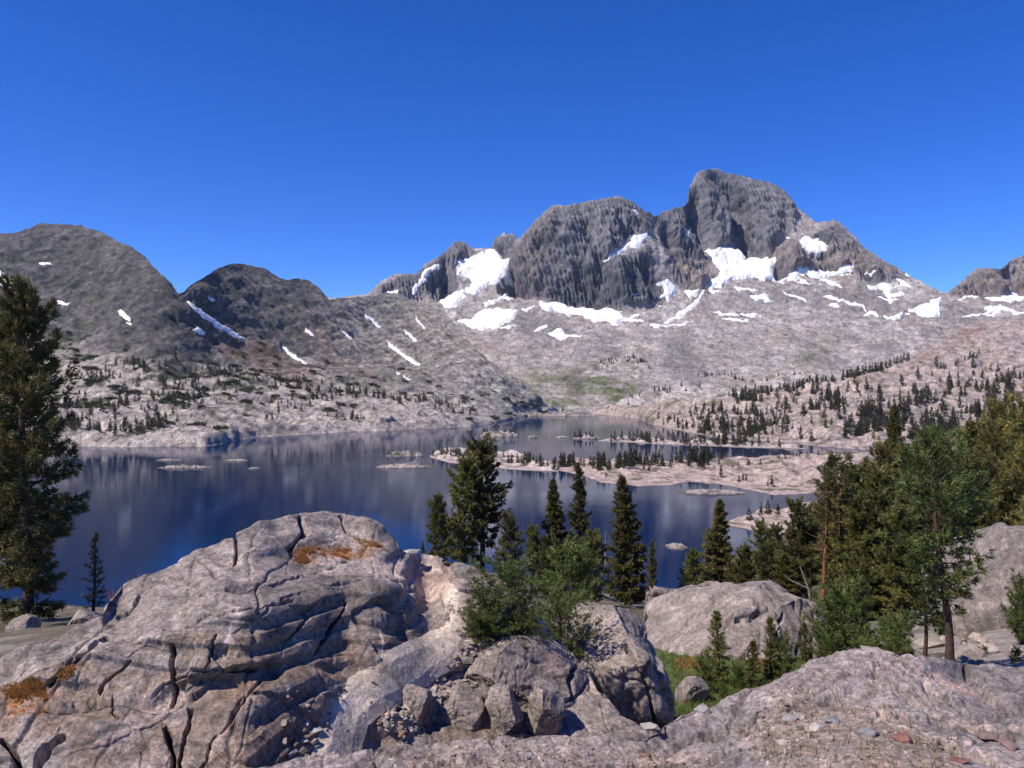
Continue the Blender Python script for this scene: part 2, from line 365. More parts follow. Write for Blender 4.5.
snow_label = {
 'wide_left': 'broad snowfield left of the dark cliff, below the twin-horned pinnacle',
 'left_low': 'small snow patch low on the left shoulder under the broad snowfield',
 'left_streak': 'slanting snow streak on the ridge left of the broad snowfield',
 'apron_left': 'ragged snow apron on scree below the broad left snowfield',
 'apron_mid': 'long curved snow bank along the foot of the dark cliff',
 'apron_low': 'thin snow sliver on scree beneath the curved snow bank',
 'ramp': 'narrow snow ramp rising to the notch between the two peaks',
 'gully': 'snow in the gully right of the dark buttress',
 'glacier': 'largest white glacier cradled under the tallest peak',
 'glacier_tail': 'thin snow ledge trailing right from the big glacier',
 'shelf': 'snow shelf high on the right shoulder of the tallest peak',
 'right_upper': 'short snow strip on the right-hand ridge below the skyline',
 'right_low': 'triangular snow patch near the low saddle at right',
 'right_step': 'tiny snow strip left of the triangular saddle patch',
 'saddle': 'sliver of snow touching the skyline above the saddle',
 'far_right': 'snow band under the far right summit',
 'far_right_low': 'lower snow band at the right edge under the far summit',
 'summit_patch': 'speckled snow just under the flat-topped left summit',
 'small_a': 'thin S-shaped snow line left of the big glacier',
 'small_b': 'little snow patch at the top of the S-shaped line',
 'small_c': 'small snow fleck on grey slabs below the big glacier',
 'small_d': 'tiny snow fleck on the cliff above the big glacier',
 'small_e': 'curving snow strip between the left snowfield and its apron',
 'small_f': 'small snow patch at the far left end of the range',
}
def slope_M(PX, PY):
    wx, wy = WARP(PX, PY, 7, 22, 41)
    s = li([(190, 1.0), (280, 0.85), (300, 0.62), (320, 0.48), (345, 0.36), (375, 0.27), (395, 0.14), (414, 0.09)], PY)
    for p, v in cliffs:
        k = poly(wx, wy, p, 5); s = s*(1-k)+v*k
    for p in snow_M.values():
        k = poly(PX, PY, p, 5); s = s*(1-k)+np.minimum(s, 0.75)*k
    e = (HY-PY)/F
    return np.maximum(s, e+0.24)
S = sheet(pxM, topM, baseM, 62*F/30.0, slope_M, 300, blur=18)
MS = S; PX, PY, P = S.PX, S.PY, S.P
wx, wy = WARP(PX, PY, 7, 22, 41)
edc = 1-.9*sst(.86, 1, S.v); cl = np.zeros(PX.shape)
for p, v in cliffs: cl = np.maximum(cl, poly(wx, wy, p, 4))
sx, sy = WARP(PX, PY, 9.0, 14, 71)
sn_masks = {k: poly(sx, sy, p, 2.2) for k, p in snow_M.items()}
sn = np.max(np.stack(list(sn_masks.values())), 0)
ed = 1-0.75*sst(0.93, 1.0, S.v)
rib = fbm(P, 70, 5, 0.58, 5, True, (1.0, 0.35, 0.20)); rib2 = fbm(P, 24, 4, 0.6, 8, True, (1.0, 0.5, 0.25))
lump = fbm(P, 260, 5, 0.5, 9); fc, fe = facets(P, 75, 3); fc2, _ = facets(P, 26, 6)
low = 1-cl
PV = P*np.array([1, .40, .16]); WV = PV+np.stack([8*fbm(P, 60, 4, .6, 44), 0*rib, 0*rib], -1)
ch1, ch2, ch3 = chisel(WV, 75, 45, 4, .25), chisel(WV, 30, 46, 4, .25), chisel(WV, 12, 47, 4, .25)
lo1, lo2 = chisel(P*np.array([1, 1, 1.6]), 120, 48, 5), chisel(P, 38, 49, 5)
d = cl*edc*(52*chisel(P*np.array([1, .6, .5]), 190, 43, 4, .2)+62*ch1+40*rib+22*ch2)+cl*ed*(12*ch3+9*rib2) + low*ed*(14*lump+7*lo1+4.5*lo2+6*fbm(P, 80, 6, 0.6, 12, True, (1, .6, .6))) + (2.2*fbm(P, 20, 4, 0.65, 14)+1.6*facets(P, 11, 36)[0]*low)*(.4+.6*ed)
d *= (1-0.9*sst(0.12, 0.5, sn))*sst(414, 404, PY)*0.94+0.06
S.P = P+S.n*d[..., None]
# rock colours; the cliff tones also carry a painted bluish haze tint
g = fbm(P, 300, 5, 0.55, 21); g2 = fbm(P, 60, 5, 0.6, 22); g3 = fbm(P, 140, 5, 0.6, 23, False, (1, .4, .3))
Cc = np.empty(PX.shape+(3,), np.float32); Cc[:] = (0.33, 0.295, 0.285)
Cc = mixc(Cc, (0.44, 0.41, 0.40), sst(-.05, 0.25, g2+.3*g)*0.9)
Cc = mixc(Cc, (0.22, 0.205, 0.205), sst(0.05, 0.4, g)*0.6)
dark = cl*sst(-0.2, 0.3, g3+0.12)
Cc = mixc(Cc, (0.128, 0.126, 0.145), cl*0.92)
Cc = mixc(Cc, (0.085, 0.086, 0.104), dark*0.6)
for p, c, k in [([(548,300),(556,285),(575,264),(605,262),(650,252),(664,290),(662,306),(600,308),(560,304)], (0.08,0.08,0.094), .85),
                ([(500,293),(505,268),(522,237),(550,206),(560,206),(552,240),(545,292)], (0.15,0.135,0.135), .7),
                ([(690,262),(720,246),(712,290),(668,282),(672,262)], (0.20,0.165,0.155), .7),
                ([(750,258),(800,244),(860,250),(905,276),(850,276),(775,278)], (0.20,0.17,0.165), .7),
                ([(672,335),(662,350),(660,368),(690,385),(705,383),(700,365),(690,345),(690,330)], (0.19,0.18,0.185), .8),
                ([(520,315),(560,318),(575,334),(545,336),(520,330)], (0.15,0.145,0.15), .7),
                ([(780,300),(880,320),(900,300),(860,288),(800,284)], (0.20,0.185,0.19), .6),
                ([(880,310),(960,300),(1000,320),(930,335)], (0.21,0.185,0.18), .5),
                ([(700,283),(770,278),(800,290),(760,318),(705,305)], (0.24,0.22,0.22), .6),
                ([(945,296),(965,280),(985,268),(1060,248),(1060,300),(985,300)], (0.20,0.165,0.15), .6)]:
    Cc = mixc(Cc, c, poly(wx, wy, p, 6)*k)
grn = np.maximum.reduce([poly(wx, wy, p, 8)*k for p, k in [
    ([(482,414),(490,392),(530,372),(600,366),(640,384),(660,400),(650,414)], 1.0), ([(780,368),(815,345),(840,330),(845,338),(815,365),(770,380)], 1.0),
    ([(560,370),(640,352),(655,358),(640,372)], .7), ([(700,345),(760,350),(755,362),(705,360)], .8), ([(640,395),(760,378),(800,382),(760,410),(640,414)], .7)]])
grn = grn*sst(-0.25, 0.25, g2+0.5*g)
Cc = mixc(Cc, (0.098, 0.118, 0.046), grn*0.95)
Cc = mixc(Cc, (0.30, 0.23, 0.19), sst(0.12, 0.4, fbm(P, 180, 4, 0.5, 27))*low*0.6)
Cc = mixc(Cc, (.13, .12, .12), sst(.07, .2, fbm(P, 20, 5, .7, 31))*low*.7); Cc = mixc(Cc, (.12, .115, .12), sst(.0, .3, fbm(P, 120, 5, .6, 32, False, (1, .5, .5)))*low*.45)
Cc = np.array([1.01, 1.01, .99])*Cc*(1+.12*cl)[..., None]*(1+1.1*fbm(P, 14, 4, .7, 28)+.6*fbm(P, 45, 3, .6, 29)*(1-cl)+cl*1.1*fbm(P, 20, 4, .6, 30, False, (1, .4, .2)))[..., None]
# extra thin streaks of old snow in the gullies of the apron
r_ = np.random.default_rng(77)
for k in range(46):
    if k < 15: cx, cy, sl = r_.uniform(445, 690), r_.uniform(292, 338), r_.uniform(-.35, .35)
    elif k < 36: cx, cy, sl = r_.uniform(700, 915), r_.uniform(272, 322), r_.uniform(.0, .45)
    else: cx, cy, sl = r_.uniform(955, 1024), r_.uniform(288, 318), r_.uniform(-.3, .2)
    ln, wd = r_.uniform(4, 15), r_.uniform(.7, 1.7)
    sn_masks['streak%d' % k] = poly(sx, sy, [(cx-ln, cy-sl*ln), (cx-ln*.3, cy-sl*ln*.3-wd), (cx+ln*.6, cy+sl*ln*.5-wd*.8), (cx+ln, cy+sl*ln), (cx+ln*.2, cy+sl*ln*.3+wd)], 2.0)
    snow_label['streak%d' % k] = 'thin streak of old snow among others on the pale slopes below the peaks'
S.col = Cc
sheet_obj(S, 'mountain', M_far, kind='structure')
def knoll(px0, px1, top, base, seed, label, col=(.43, .385, .37)):
    px = np.arange(px0, px1, .9); tp = li(top, px)-1.2*fbm(np.stack([px, px*0, px*0+seed], -1), 12, 4, .6, seed); bs = li(base, px)+3
    y0 = np.array([surf(MS, a_, b_)[1] for a_, b_ in zip(px, bs)]); y0 = gblur(y0, 12, 0)+22
    K = sheet(px, tp, bs, y0, lambda X, Y: np.maximum(li([(0, .55), (.6, .4), (1, .2)], (li(base, X)-Y)/np.maximum(li(base, X)-li(top, X), 1))+0*X, (HY-Y)/F+.14), 60, blur=8, backslope=.45, backstep=.012)
    P = K.P; d = (8*chisel(P, 60, seed+1, 5)+8*fbm(P, 70, 5, .55, seed+2)+3*chisel(P, 16, seed+3, 4))*sst(0, .25, K.v)*.8
    K.P = P+K.n*d[..., None]; g2 = fbm(P, 40, 5, .6, seed+4)
    Cc = np.empty(K.PX.shape+(3,), np.float32); Cc[:] = col; Cc = mixc(Cc, (.25, .22, .21), sst(0, .3, g2)*.8); Cc = mixc(Cc, (.11, .12, .06), sst(.04, .22, fbm(P, 60, 4, .6, seed+5))*.8)
    Cc = Cc*(1+1.2*fbm(P, 12, 4, .7, seed+6))[..., None]; K.col = Cc; sheet_obj(K, 'granite_knoll', M_far, label=label, category='rock knoll'); return K
KA = knoll(596, 782, [(596,409),(616,400),(642,391),(680,384),(714,385),(746,393),(782,405)], [(596,410),(700,410),(782,408)], 811, 'long pale whaleback knoll of granite at the head of the lake')
KB = knoll(580, 672, [(580,374),(604,361),(626,353),(648,357),(672,375)], [(580,376),(625,379),(672,377)], 821, 'rounded tree-topped knoll on the valley floor under the dark cliff', (.36, .33, .31))
KC = knoll(742, 836, [(742,384),(766,375),(792,369),(814,373),(836,384)], [(742,386),(790,388),(836,386)], 831, 'pale slabby knoll right of the long whaleback', (.42, .37, .345))
def snow_from(S, mask, name, label, thick, group, cut=.36):
    keep = mask > 0.12
    if keep.sum() < 4: return
    mask = mask-.30*sst(-.02, .22, fbm(S.P0, 2.2*thick, 4, .65, 88))
    V = S.P0+S.n*(((mask-cut)*thick)[..., None])
    V = V+0.92*(S.P-S.P0)
    f = grid_faces(S.R, S.C, keep)
    V, f = compact(V, f)
    link(name, mesh_from(name, V, f, None, M_snow), label=label, category='snowfield', group=group)
for k, mk in sn_masks.items():
    snow_from(S, mk, 'snowfield', snow_label[k], 15 if k in ('wide_left', 'glacier', 'apron_mid', 'right_low') else 11, 'thin snow streaks below the peaks' if k.startswith('streak') else 'snowfields on the high peaks')

# ================================================================== left hills
sky_L = [(-90,246),(-40,240),(0,234.5),(17.6,232),(38.7,224.7),(60,224),(81,225),(102,232.7),(119.5,241.5),(140.6,253.8),(154.7,268),(169,280),(179,292),(184.6,289.7),(197,280),(211,272),(225,265),(240,263.6),(251,264.4),(267,271),(281,278.5),(286.5,279.5),(299,277.4),(309.4,279.5),(322,291),(330.5,299.5),(340,298.5),(354,297.7),(368,296),(385.7,293.5),(401.5,294),(407,299.4),(424,304.7),(438,308),(449,317),(459.5,329),(473.6,347),(491,361),(516,378.5),(533,392.6),(545,404),(560,411)]
shore_L = [(-90,449),(60,448),(82,447),(115,448),(156,447),(213,447),(229,441),(238,436.5),(287,435),(340,432.5),(383,431),(441,428),(477,425.5),(494,423),(500,419),(490,416),(498,413),(520,412.5),(560,412.5)]
shore_L = [(-90,449),(60,448),(82,447),(115,448),(156,447),(205,447),(222,444.5),(236,441),(255,438),(287,435.5),(340,432.5),(383,431),(441,428),(470,426.5),(490,424),(505,421),(520,417.5),(540,414),(560,412.8)]
pxL = np.arange(-90, 562, 0.9)
topL = li(sky_L, pxL)-3.5*fbm(np.stack([pxL, pxL*0, pxL*0+4], -1), 16, 4, 0.6, 33)
baseL = li(shore_L, pxL)+0.9
def slope_L(PX, PY):
    sh = li(shore_L, PX); tp = li(sky_L, PX)
    u = (sh-PY)/np.maximum(sh-tp, 8)                         # 0 shore .. 1 crest
    low = li([(0, .2), (.05, .10), (.28, .14), (.36, .30), (.5, .5), (.62, .75), (.8, .85), (1, .62)], u)
    rgt = li([(0, .2), (.10, .10), (.25, .16), (.45, .25), (.7, .34), (1, .36)], u)
    k = sst(300, 380, PX); s = low*(1-k)+rgt*k
    s = s*(1-.45*sst(160, 205, PX)*(1-sst(.5, .62, u))*sst(.22, .3, u)*(1-sst(300, 400, PX))); kc = sst(330, 400, PX)
    return np.maximum(s, (HY-PY)/F+0.2-.06*kc)
S = sheet(pxL, topL, baseL, 61.2*F/(baseL-HY), slope_L, 270, blur=34)
LS = S; PX, PY, P = S.PX, S.PY, S.P
sh = li(shore_L, PX); tp = li(sky_L, PX); u = np.clip((sh-PY)/np.maximum(sh-tp, 8), 0, 1)
rgt = sst(300, 380, PX); wx, wy = WARP(PX, PY, 8, 22, 141)
up = sst(.3, .5, u+0.05*fbm(P, 150, 4, .5, 34)); ed = 1-0.75*sst(0.92, 1, S.v)
gul = [[(181,288),(215,322),(255,352),(310,388)], [(330,300),(352,340),(372,370)], [(300,285),(345,350)]]
gd = np.minimum.reduce([line(wx, wy, q)/(wd) for q, wd in zip(gul, (13, 9, 7))])
snow_L = {
 'edge': ([(-90,262),(0,270),(22,285),(26,290),(8,288),(-90,275)], 'snow patch on the dark dome at the far left edge'),
 'dome_fleck': ([(39,262),(50,263),(52,266),(40,265)], 'tiny snow fleck high on the left dome'),
 'tree_fleck': ([(56,300),(70,303),(69,306),(58,304)], 'little snow fleck beside the top of the large left pine'),
 'curl': ([(116,309),(121,309),(132,319),(131,322),(120,316)], 'curled snow patch in the middle of the left dome'),
 'curl_low': ([(126,322),(133,324),(131,326),(126,325)], 'speck of snow just under the curled patch'),
 'blob': ([(190,330),(198,326),(206,332),(205,335),(196,334)], 'round snow patch at the foot of the red gully'),
 'gully_snow': ([(187,300),(193,303),(212,318),(236,333),(246,339),(240,340),(222,330),(203,318),(190,306)], 'long snow streak in the red gully between the two domes'),
 'dome_two': ([(207,295),(214,299),(215,302),(208,299)], 'small snow patch on the second dome right of the gully'),
 'streak_a': ([(281,346),(290,351),(308,364),(305,366),(292,357),(282,349)], 'thin slanting snow streak low on the second dome'),
 'streak_b': ([(305,327),(313,333),(314,336),(306,332)], 'short snow dash at the second dome right shoulder'),
 'streak_c': ([(364,312),(372,318),(382,328),(378,328),(366,317)], 'upper snow streak on the grey ridge left of the lake head'),
 'streak_d': ([(403,328),(410,334),(419,342),(415,343),(405,334)], 'snow streak crossing the middle of the grey ridge'),
 'streak_e': ([(386,340),(395,346),(405,354),(421,364),(418,366),(402,357),(388,346)], 'long lower snow streak on the grey ridge'),
 'streak_f': ([(396,372),(404,376),(412,381),(408,382),(398,376)], 'lowest snow dash on the grey ridge above the lake'),
 'streak_g': ([(415,314),(420,320),(426,330),(423,329),(417,320)], 'thin snow line near the top of the grey ridge'),
 'streak_h': ([(340,329),(347,333),(353,340),(348,339)], 'short snow dash where the second dome meets the grey ridge'),
}
sx, sy = WARP(PX, PY, 4.0, 9, 171)
smL = {k: poly(sx, sy, p[0], 2.0) for k, p in snow_L.items()}
sn = np.max(np.stack(list(smL.values())), 0)
fc, fe = facets(P, 48, 13); fc2, fe2 = facets(P, 17, 16)
kn = fbm(P, 80, 5, .55, 17, True)
hc1, hc2, hc3 = chisel(P*np.array([1, .8, 1]), 70, 61, 5), chisel(P, 26, 62, 5), chisel(P, 10, 63, 4)
d = (up*.9+.5)*ed*(5*hc1+3.6*hc2)+1.5*hc3 + up*ed*(12*fbm(P, 170, 5, .52, 18)+7*fbm(P, 55, 5, .58, 19, True, (1, .5, .5))) + (1-up)*(11*kn+4*fc+1.5*fc2) + 1.2*fbm(P, 11, 4, .68, 20)+1.5*facets(P, 6.5, 38)[0]
d -= 4*np.exp(-gd**2)*up
d = gblur(gblur(d, .8, 1), .7, 0)*(1-.85*sst(440, 500, PX)*sst(.25, .1, u))
d *= (1-0.9*sst(.12, .5, sn))*sst(-0.005, 0.035, u)
S.P = P+S.n*d[..., None]; S.P[..., 2] = np.where((u > 0.012), np.maximum(S.P[..., 2], 0.25), S.P[..., 2])
g = fbm(P, 160, 5, .55, 24); g2 = fbm(P, 40, 5, .6, 25); g3 = fbm(P, 15, 4, .6, 26)
Cc = np.empty(PX.shape+(3,), np.float32); Cc[:] = (0.46, 0.405, 0.375)
Cc = mixc(Cc, (0.54, 0.49, 0.465), sst(0, .4, g3)); Cc = mixc(Cc, (0.27, 0.235, 0.215), sst(.05, .35, g2)*.7)
upd = sst(.33, .55, u+.12*g)
Cc = mixc(Cc, (0.098, 0.096, 0.102), upd*.94*(1-rgt)); Cc = mixc(Cc, (0.05, 0.051, 0.055), upd*sst(-.08, .2, g2+.5*g)*.7*(1-rgt))
Cc = mixc(Cc, (0.21, 0.205, 0.205), sst(.06, .3, g2)*upd*(1-rgt)*.7)
Cc = mixc(Cc, (0.25, 0.235, 0.215), rgt*sst(.18, .35, u)*.9); Cc = mixc(Cc, (0.16, 0.155, 0.145), rgt*sst(-.05, .25, g2+.3*g)*sst(.2, .4, u)*.7)
Cc = mixc(Cc, (0.33, 0.31, 0.285), rgt*sst(.1, .35, g3)*.6)
Cc = mixc(Cc, (.42, .395, .37), sst(395, 500, PX)*.8*sst(-.3, .1, g2))  # ridge end painted lighter to offset the shade on its right-facing slope
for p, c, k in [([(180,290),(190,297),(215,318),(250,338),(300,362),(330,388),(300,392),(240,368),(205,342),(186,312)], (0.20,0.135,0.11), .85),
                ([(300,300),(318,320),(336,350),(345,372),(322,366),(306,335)], (0.20,0.14,0.12), .6),
                ([(340,352),(375,372),(400,392),(365,388),(340,372)], (0.21,0.155,0.13), .6)]:
    Cc = mixc(Cc, c, poly(wx, wy, p, 6)*k*(.6+.4*sst(-.2, .2, g2)))
scr = sst(.04, .20, g2+.35*g+.04)*sst(0.015, .06, u)*(1-sst(.42, .62, u))*(1-rgt*.7)
scr = np.maximum(scr, sst(-.02, -.30, kn)*sst(0.02, .07, u)*(1-sst(.38, .55, u))*(1-rgt*.6)*sst(-.25, .1, g2))  # scrub in the hollows, its dark tone also painting in their shadows
Cc = mixc(Cc, (0.068, 0.075, 0.038), scr*.85)
scr2 = sst(.08, .25, g2-.2*g)*sst(.4, .55, u)*(1-sst(.8, .95, u))*.7
Cc = mixc(Cc, (0.085, 0.09, 0.065), scr2)
Cc = mixc(Cc, (.085, .08, .07), sst(.08, .2, fbm(P, 13, 5, .68, 37))*.65)
Cc = Cc*(1+(1.3*fbm(P @ np.array([[.8, 0, .6], [0, 1, 0], [-.6, 0, .8]]).T*np.array([.25, .5, 1]), 16, 4, .65, 39)*up)[..., None])
Cc = np.array([.85, .84, .81])*Cc*(1+1.5*fbm(P, 9, 4, .7, 35)+.7*fbm(P, 28, 3, .6, 36))[..., None]
S.col = Cc; S.scrub = scr
sheet_obj(S, 'hills', M_hill, kind='structure')
for k, mk in smL.items(): snow_from(S, mk, 'snowfield', snow_L[k][1], 3.5, 'snow patches on the left hills', .46)

# ================================================================== right flank
crest_R = [(590,411),(620,408.5),(650,405),(680,401),(720,397),(760,394),(801,389),(840,381),(880,372),(910,358),(940,342),(965,328),(989,322),(1024,314),(1080,300),(1140,292)]
shore_R = [(590,413),(620,416),(640,419),(649,424),(690,433),(717,438.5),(781,443),(814,447),(850,450),(900,452),(960,450),(1140,446)]
pxR = np.arange(590, 1140, 0.9)
topR = li(crest_R, pxR)-1.6*fbm(np.stack([pxR, pxR*0, pxR*0+4], -1), 20, 4, 0.55, 233)
baseR = li(shore_R, pxR)+0.8
def slope_R(PX, PY):
    return li([(300, .42), (340, .36), (375, .30), (400, .20), (425, .10), (445, .07), (460, .1)], PY)
S = sheet(pxR, topR, baseR, 61.2*F/(baseR-HY), slope_R, 190, blur=9, backslope=.6)
RS = S; PX, PY, P = S.PX, S.PY, S.P
u = np.clip((baseR-PY)/20, 0, 1); wx, wy = WARP(PX, PY, 8, 22, 241); ed = 1-0.7*sst(.92, 1, S.v)
fc, fe = facets(P, 40, 113); fc2, _ = facets(P, 14, 116)
knR = fbm(P, 55, 5, .55, 119, True)
d = (4.5*chisel(P, 45, 161, 5)+2.2*chisel(P, 16, 162, 4)+10*fbm(P, 150, 5, .5, 118)+10*knR)*ed+4*fc*ed+1.8*fc2+1.2*fbm(P, 10, 4, .6, 120)+1.2*facets(P, 6, 138)[0]
d = gblur(gblur(d, 1.1, 1), .8, 0)*sst(0.0, .35, u)
S.P = P+S.n*d[..., None]; S.P[..., 2] = np.where(PY < baseR-1.2, np.maximum(S.P[..., 2], .3), S.P[..., 2])
g = fbm(P, 140, 5, .55, 124); g2 = fbm(P, 38, 5, .6, 125); g3 = fbm(P, 14, 4, .6, 126)
Cc = np.empty(PX.shape+(3,), np.float32); Cc[:] = (0.37, 0.305, 0.28)
Cc = mixc(Cc, (0.47, 0.40, 0.375), sst(0, .35, g3)*.9); Cc = mixc(Cc, (0.24, 0.20, 0.18), sst(.02, .35, g2)*.7)
Cc = mixc(Cc, (0.30, 0.27, 0.25), sst(.0, .35, g)*.5)
for p, c, k in [([(905,362),(935,345),(955,328),(985,322),(978,338),(940,356),(905,372)], (0.26,0.14,0.10), .6), ([(740,400),(800,390),(860,378),(900,366),(905,376),(850,392),(760,410)], (0.25,0.185,0.15), .5)]:
    Cc = mixc(Cc, c, poly(wx, wy, p, 8)*k*sst(-.25, .2, g2+.4*g))
Cc = mixc(Cc, (0.08, 0.082, 0.042), np.maximum(sst(.05, .25, g2+.3*g)*.75, sst(.0, -.3, knR)*.85)*sst(370, 400, PY))
Cc = mixc(Cc, (.10, .085, .07), sst(.06, .22, fbm(P, 12, 5, .68, 137))*.7)
Cc = np.array([1.0, .99, .97])*Cc*(1+1.5*fbm(P, 8, 4, .7, 135)+.2*fbm(P, 28, 3, .6, 136))[..., None]
S.col = Cc
sheet_obj(S, 'hillside', M_hill, kind='structure')

# ================================================================== granite points and bars in the lake
def low_land(name, px, top, base, slope, seed, col, amp=1.0, rows=70, **props):
    px = np.asarray(px)
    topv = li(top, px)-0.7*fbm(np.stack([px, px*0, px*0+seed], -1), 12, 4, .6, seed); basev = li(base, px)+.6
    S = sheet(px, topv, basev, 60.8*F/(basev-HY), lambda X, Y: np.full(X.shape, slope), rows, blur=5, backslope=.35, backstep=.01)
    P = S.P; u = np.clip((S.base-S.PY)/5, 0, 1)
    fc, _ = facets(P, 16, seed); fc2, _ = facets(P, 6, seed+3)
    d = amp*(4.6*fbm(P, 30, 5, .55, seed+1)+2.4*chisel(P, 22, seed+9, 5)+1.6*fc+.8*chisel(P, 7, seed+10, 4)+.5*fc2+.5*fbm(P, 5, 4, .6, seed+2))*sst(0, .5, u)
    d = gblur(gblur(d, 1.0, 1), .7, 0)
    S.P = P+S.n*d[..., None]; S.P[..., 2] = np.where((S.PY < S.base-.9) & (S.v < 1), np.maximum(S.P[..., 2], .25), S.P[..., 2])
    g2 = fbm(P, 18, 5, .6, seed+5); g3 = fbm(P, 6, 4, .6, seed+6)
    Cc = np.empty(S.PX.shape+(3,), np.float32); Cc[:] = col
    Cc = mixc(Cc, (0.50, 0.43, 0.41), sst(0, .35, g3)*.7); Cc = mixc(Cc, (0.24, 0.20, 0.18), sst(.05, .4, g2)*.7)
    Cc = mixc(Cc, (.10, .085, .07), sst(.08, .24, fbm(P, 7, 5, .68, seed+37))*.6); Cc = np.array([1.0, .96, .94])*Cc*(1+1.2*fbm(P, 4, 4, .7, seed+38))[..., None]
    Cc = mixc(Cc, (0.10, 0.09, 0.08), (1-sst(.1, .4, u+.3*g3))*.85)          # dark water-stained shoreline rock
    Cc = mixc(Cc, (.085, .085, .042), sst(.03, .16, fbm(P, 14, 4, .6, seed+41))*sst(.5, 1, u)*.8)
    S.col = Cc; sheet_obj(S, name, M_isle, **props); return S
PSh = low_land('peninsula', np.arange(555, 935, 0.8), [(555,460),(590,458),(640,459),(680,461),(700,460),(740,457),(780,455.5),(820,454),(860,452),(935,446)],
    [(555,471),(583,477),(600,484),(640,488),(672,487),(690,483),(720,486),(745,491),(775,497),(800,496),(830,494),(935,485)], .035, 300, (0.40,0.325,0.30), kind='structure')
CSh = low_land('rocky_bar', np.arange(430, 558, 0.7), [(430,455),(440,449),(460,447),(472,449),(482,454),(492,450),(510,451),(523,455),(540,461),(558,460)],
    [(430,458.5),(450,464),(472,465),(492,469),(523,471.5),(558,473)], .06, 320, (0.45,0.39,0.37), kind='structure')
ZSh = low_land('rocky_strip', np.arange(598, 806, 0.7), [(598,441),(620,436),(650,437),(672,440),(700,439),(740,442),(775,444),(806,449)],
    [(598,442),(625,443),(660,445),(700,446.5),(745,448.5),(780,449.5),(806,450)], .05, 360, (0.42,0.37,0.35), kind='structure')
QSh = low_land('headland', np.arange(722, 935, 0.7), [(722,525),(740,517),(760,509),(800,504),(850,498),(935,488)],
    [(722,527),(745,531),(775,538),(810,536),(935,520)], .05, 340, (0.40,0.33,0.30), .6, kind='structure')
def island(px0, px1, py, h, seed, label, depth=0.45, col=(0.42,0.36,0.34)):
    Yc = 60*F/(py-HY); cx = ((px0+px1)/2-512)/F*Yc; rx = (px1-px0)/2/F*Yc; ry = max(rx*depth, 5.0); n, k = 56, 26
    X, Yg = np.meshgrid(np.linspace(-1.15, 1.15, n), np.linspace(-1.15, 1.15, k))
    P = np.stack([cx+X*rx, Yc+ry+Yg*ry, X*0], -1)
    rr = np.sqrt(X**2+Yg**2)+.25*fbm(P, rx*.7, 4, .6, seed)
    hh = .75*h/F*Yc
    z = hh*(1-rr**2)+np.where(rr < 1, hh*.5*fbm(P, max(rx*.3, 2), 4, .6, seed+2)+.45*facets(P, max(rx*.22, 2.0), seed)[0]*hh+.25*hh*fbm(P, 3.0, 4, .6, seed+9), 0)
    P[..., 2] = np.clip(z, -3, None)
    g = fbm(P, 6, 4, .6, seed+4); C_ = np.empty(X.shape+(3,), np.float32); C_[:] = col; C_ = mixc(C_, (.16, .135, .12), sst(-.02, .2, g)*.85); C_ = mixc(C_, (.075, .078, .038), sst(.0, .14, fbm(P, 9, 4, .6, seed+14))*sst(1.0, 2.0, P[..., 2])*.9); C_ = .82*C_*(1+1.2*fbm(P, 3, 4, .7, seed+15))[..., None]
    C_ = mixc(C_, (.10, .095, .085), 1-sst(.2, .8, P[..., 2]))
    return link('islet', mesh_from('islet', P, grid_faces(k, n), C_, M_isle), label=label, category='islet', group='rocky islets in the lake')
islands = [
 (386,424,457,6.5,1,'pale dome-shaped islet with dark bushes at mid-lake'), (374,428,468.5,4.5,2,'long low pinkish islet nearest the lake centre'),
 (477,520,437,6,3,'wooded islet near the far left shore'), (528,538,438,3,4,'tiny dark islet between the wooded ones far out'), (554,569,438,2.2,5,'flat whitish islet far out in mid-lake'),
 (572,600,439,5,6,'bushy islet left of the far rocky strip'), 
 (512,604,416.5,3.2,9,'thin pale bar at the head of the lake'), (153,181,461,1.8,10,'thin bare reef upper of two at left'), (153,207,469,3.2,11,'longer reef with low shrubs lower of two at left'),
 (223,246,461.5,2.6,12,'small pale reef right of the shrubby one'), (245,258,469.5,1.6,13,'tiniest reef right of the small pale one'), (678,750,495,4.2,14,'smooth low granite islet in front of the peninsula'),
 (668,690,550,4,15,'small rock by the near shore behind the right boulder')]
for a in islands: island(*a)

# ================================================================== near lakeside slope
NY = [10, 12, 20, 30, 45, 70, 110, 200, 330, 500]
NT = {-160: [690,690,650,630,608,612,640,650,560,520], 0: [675,668,641,627,606,614,640,650,560,520], 110: [640,640,628,614,606,620,640,650,560,520], 250: [640,630,625,618,622,632,640,650,560,520],
      465: [680,650,610,585,568,575,600,650,560,520], 570: [725,708,645,612,590,590,605,645,560,520], 640: [745,725,648,624,612,606,608,632,560,520], 750: [742,720,645,622,600,586,576,566,550,520],
      850: [730,705,660,630,600,575,548,518,508,505], 950: [710,690,645,600,560,530,500,472,457,450], 1040: [700,680,625,575,530,492,458,433,422,418], 1200: [690,660,600,540,490,450,425,408,402,402], 1400: [690,650,580,520,470,430,410,398,396,396]}
kp = sorted(NT); tab = np.array([NT[k] for k in kp], float)
fp = np.arange(-500, 1601, 4.0); fl = np.linspace(math.log(10), math.log(500), 160)
tmp = np.stack([np.interp(fp, kp, tab[:, j]) for j in range(len(NY))], 1)
full = np.stack([np.interp(fl, np.log(NY), tmp[i]) for i in range(len(fp))], 0)
full = gblur(gblur(full, 9, 0), 4, 1)
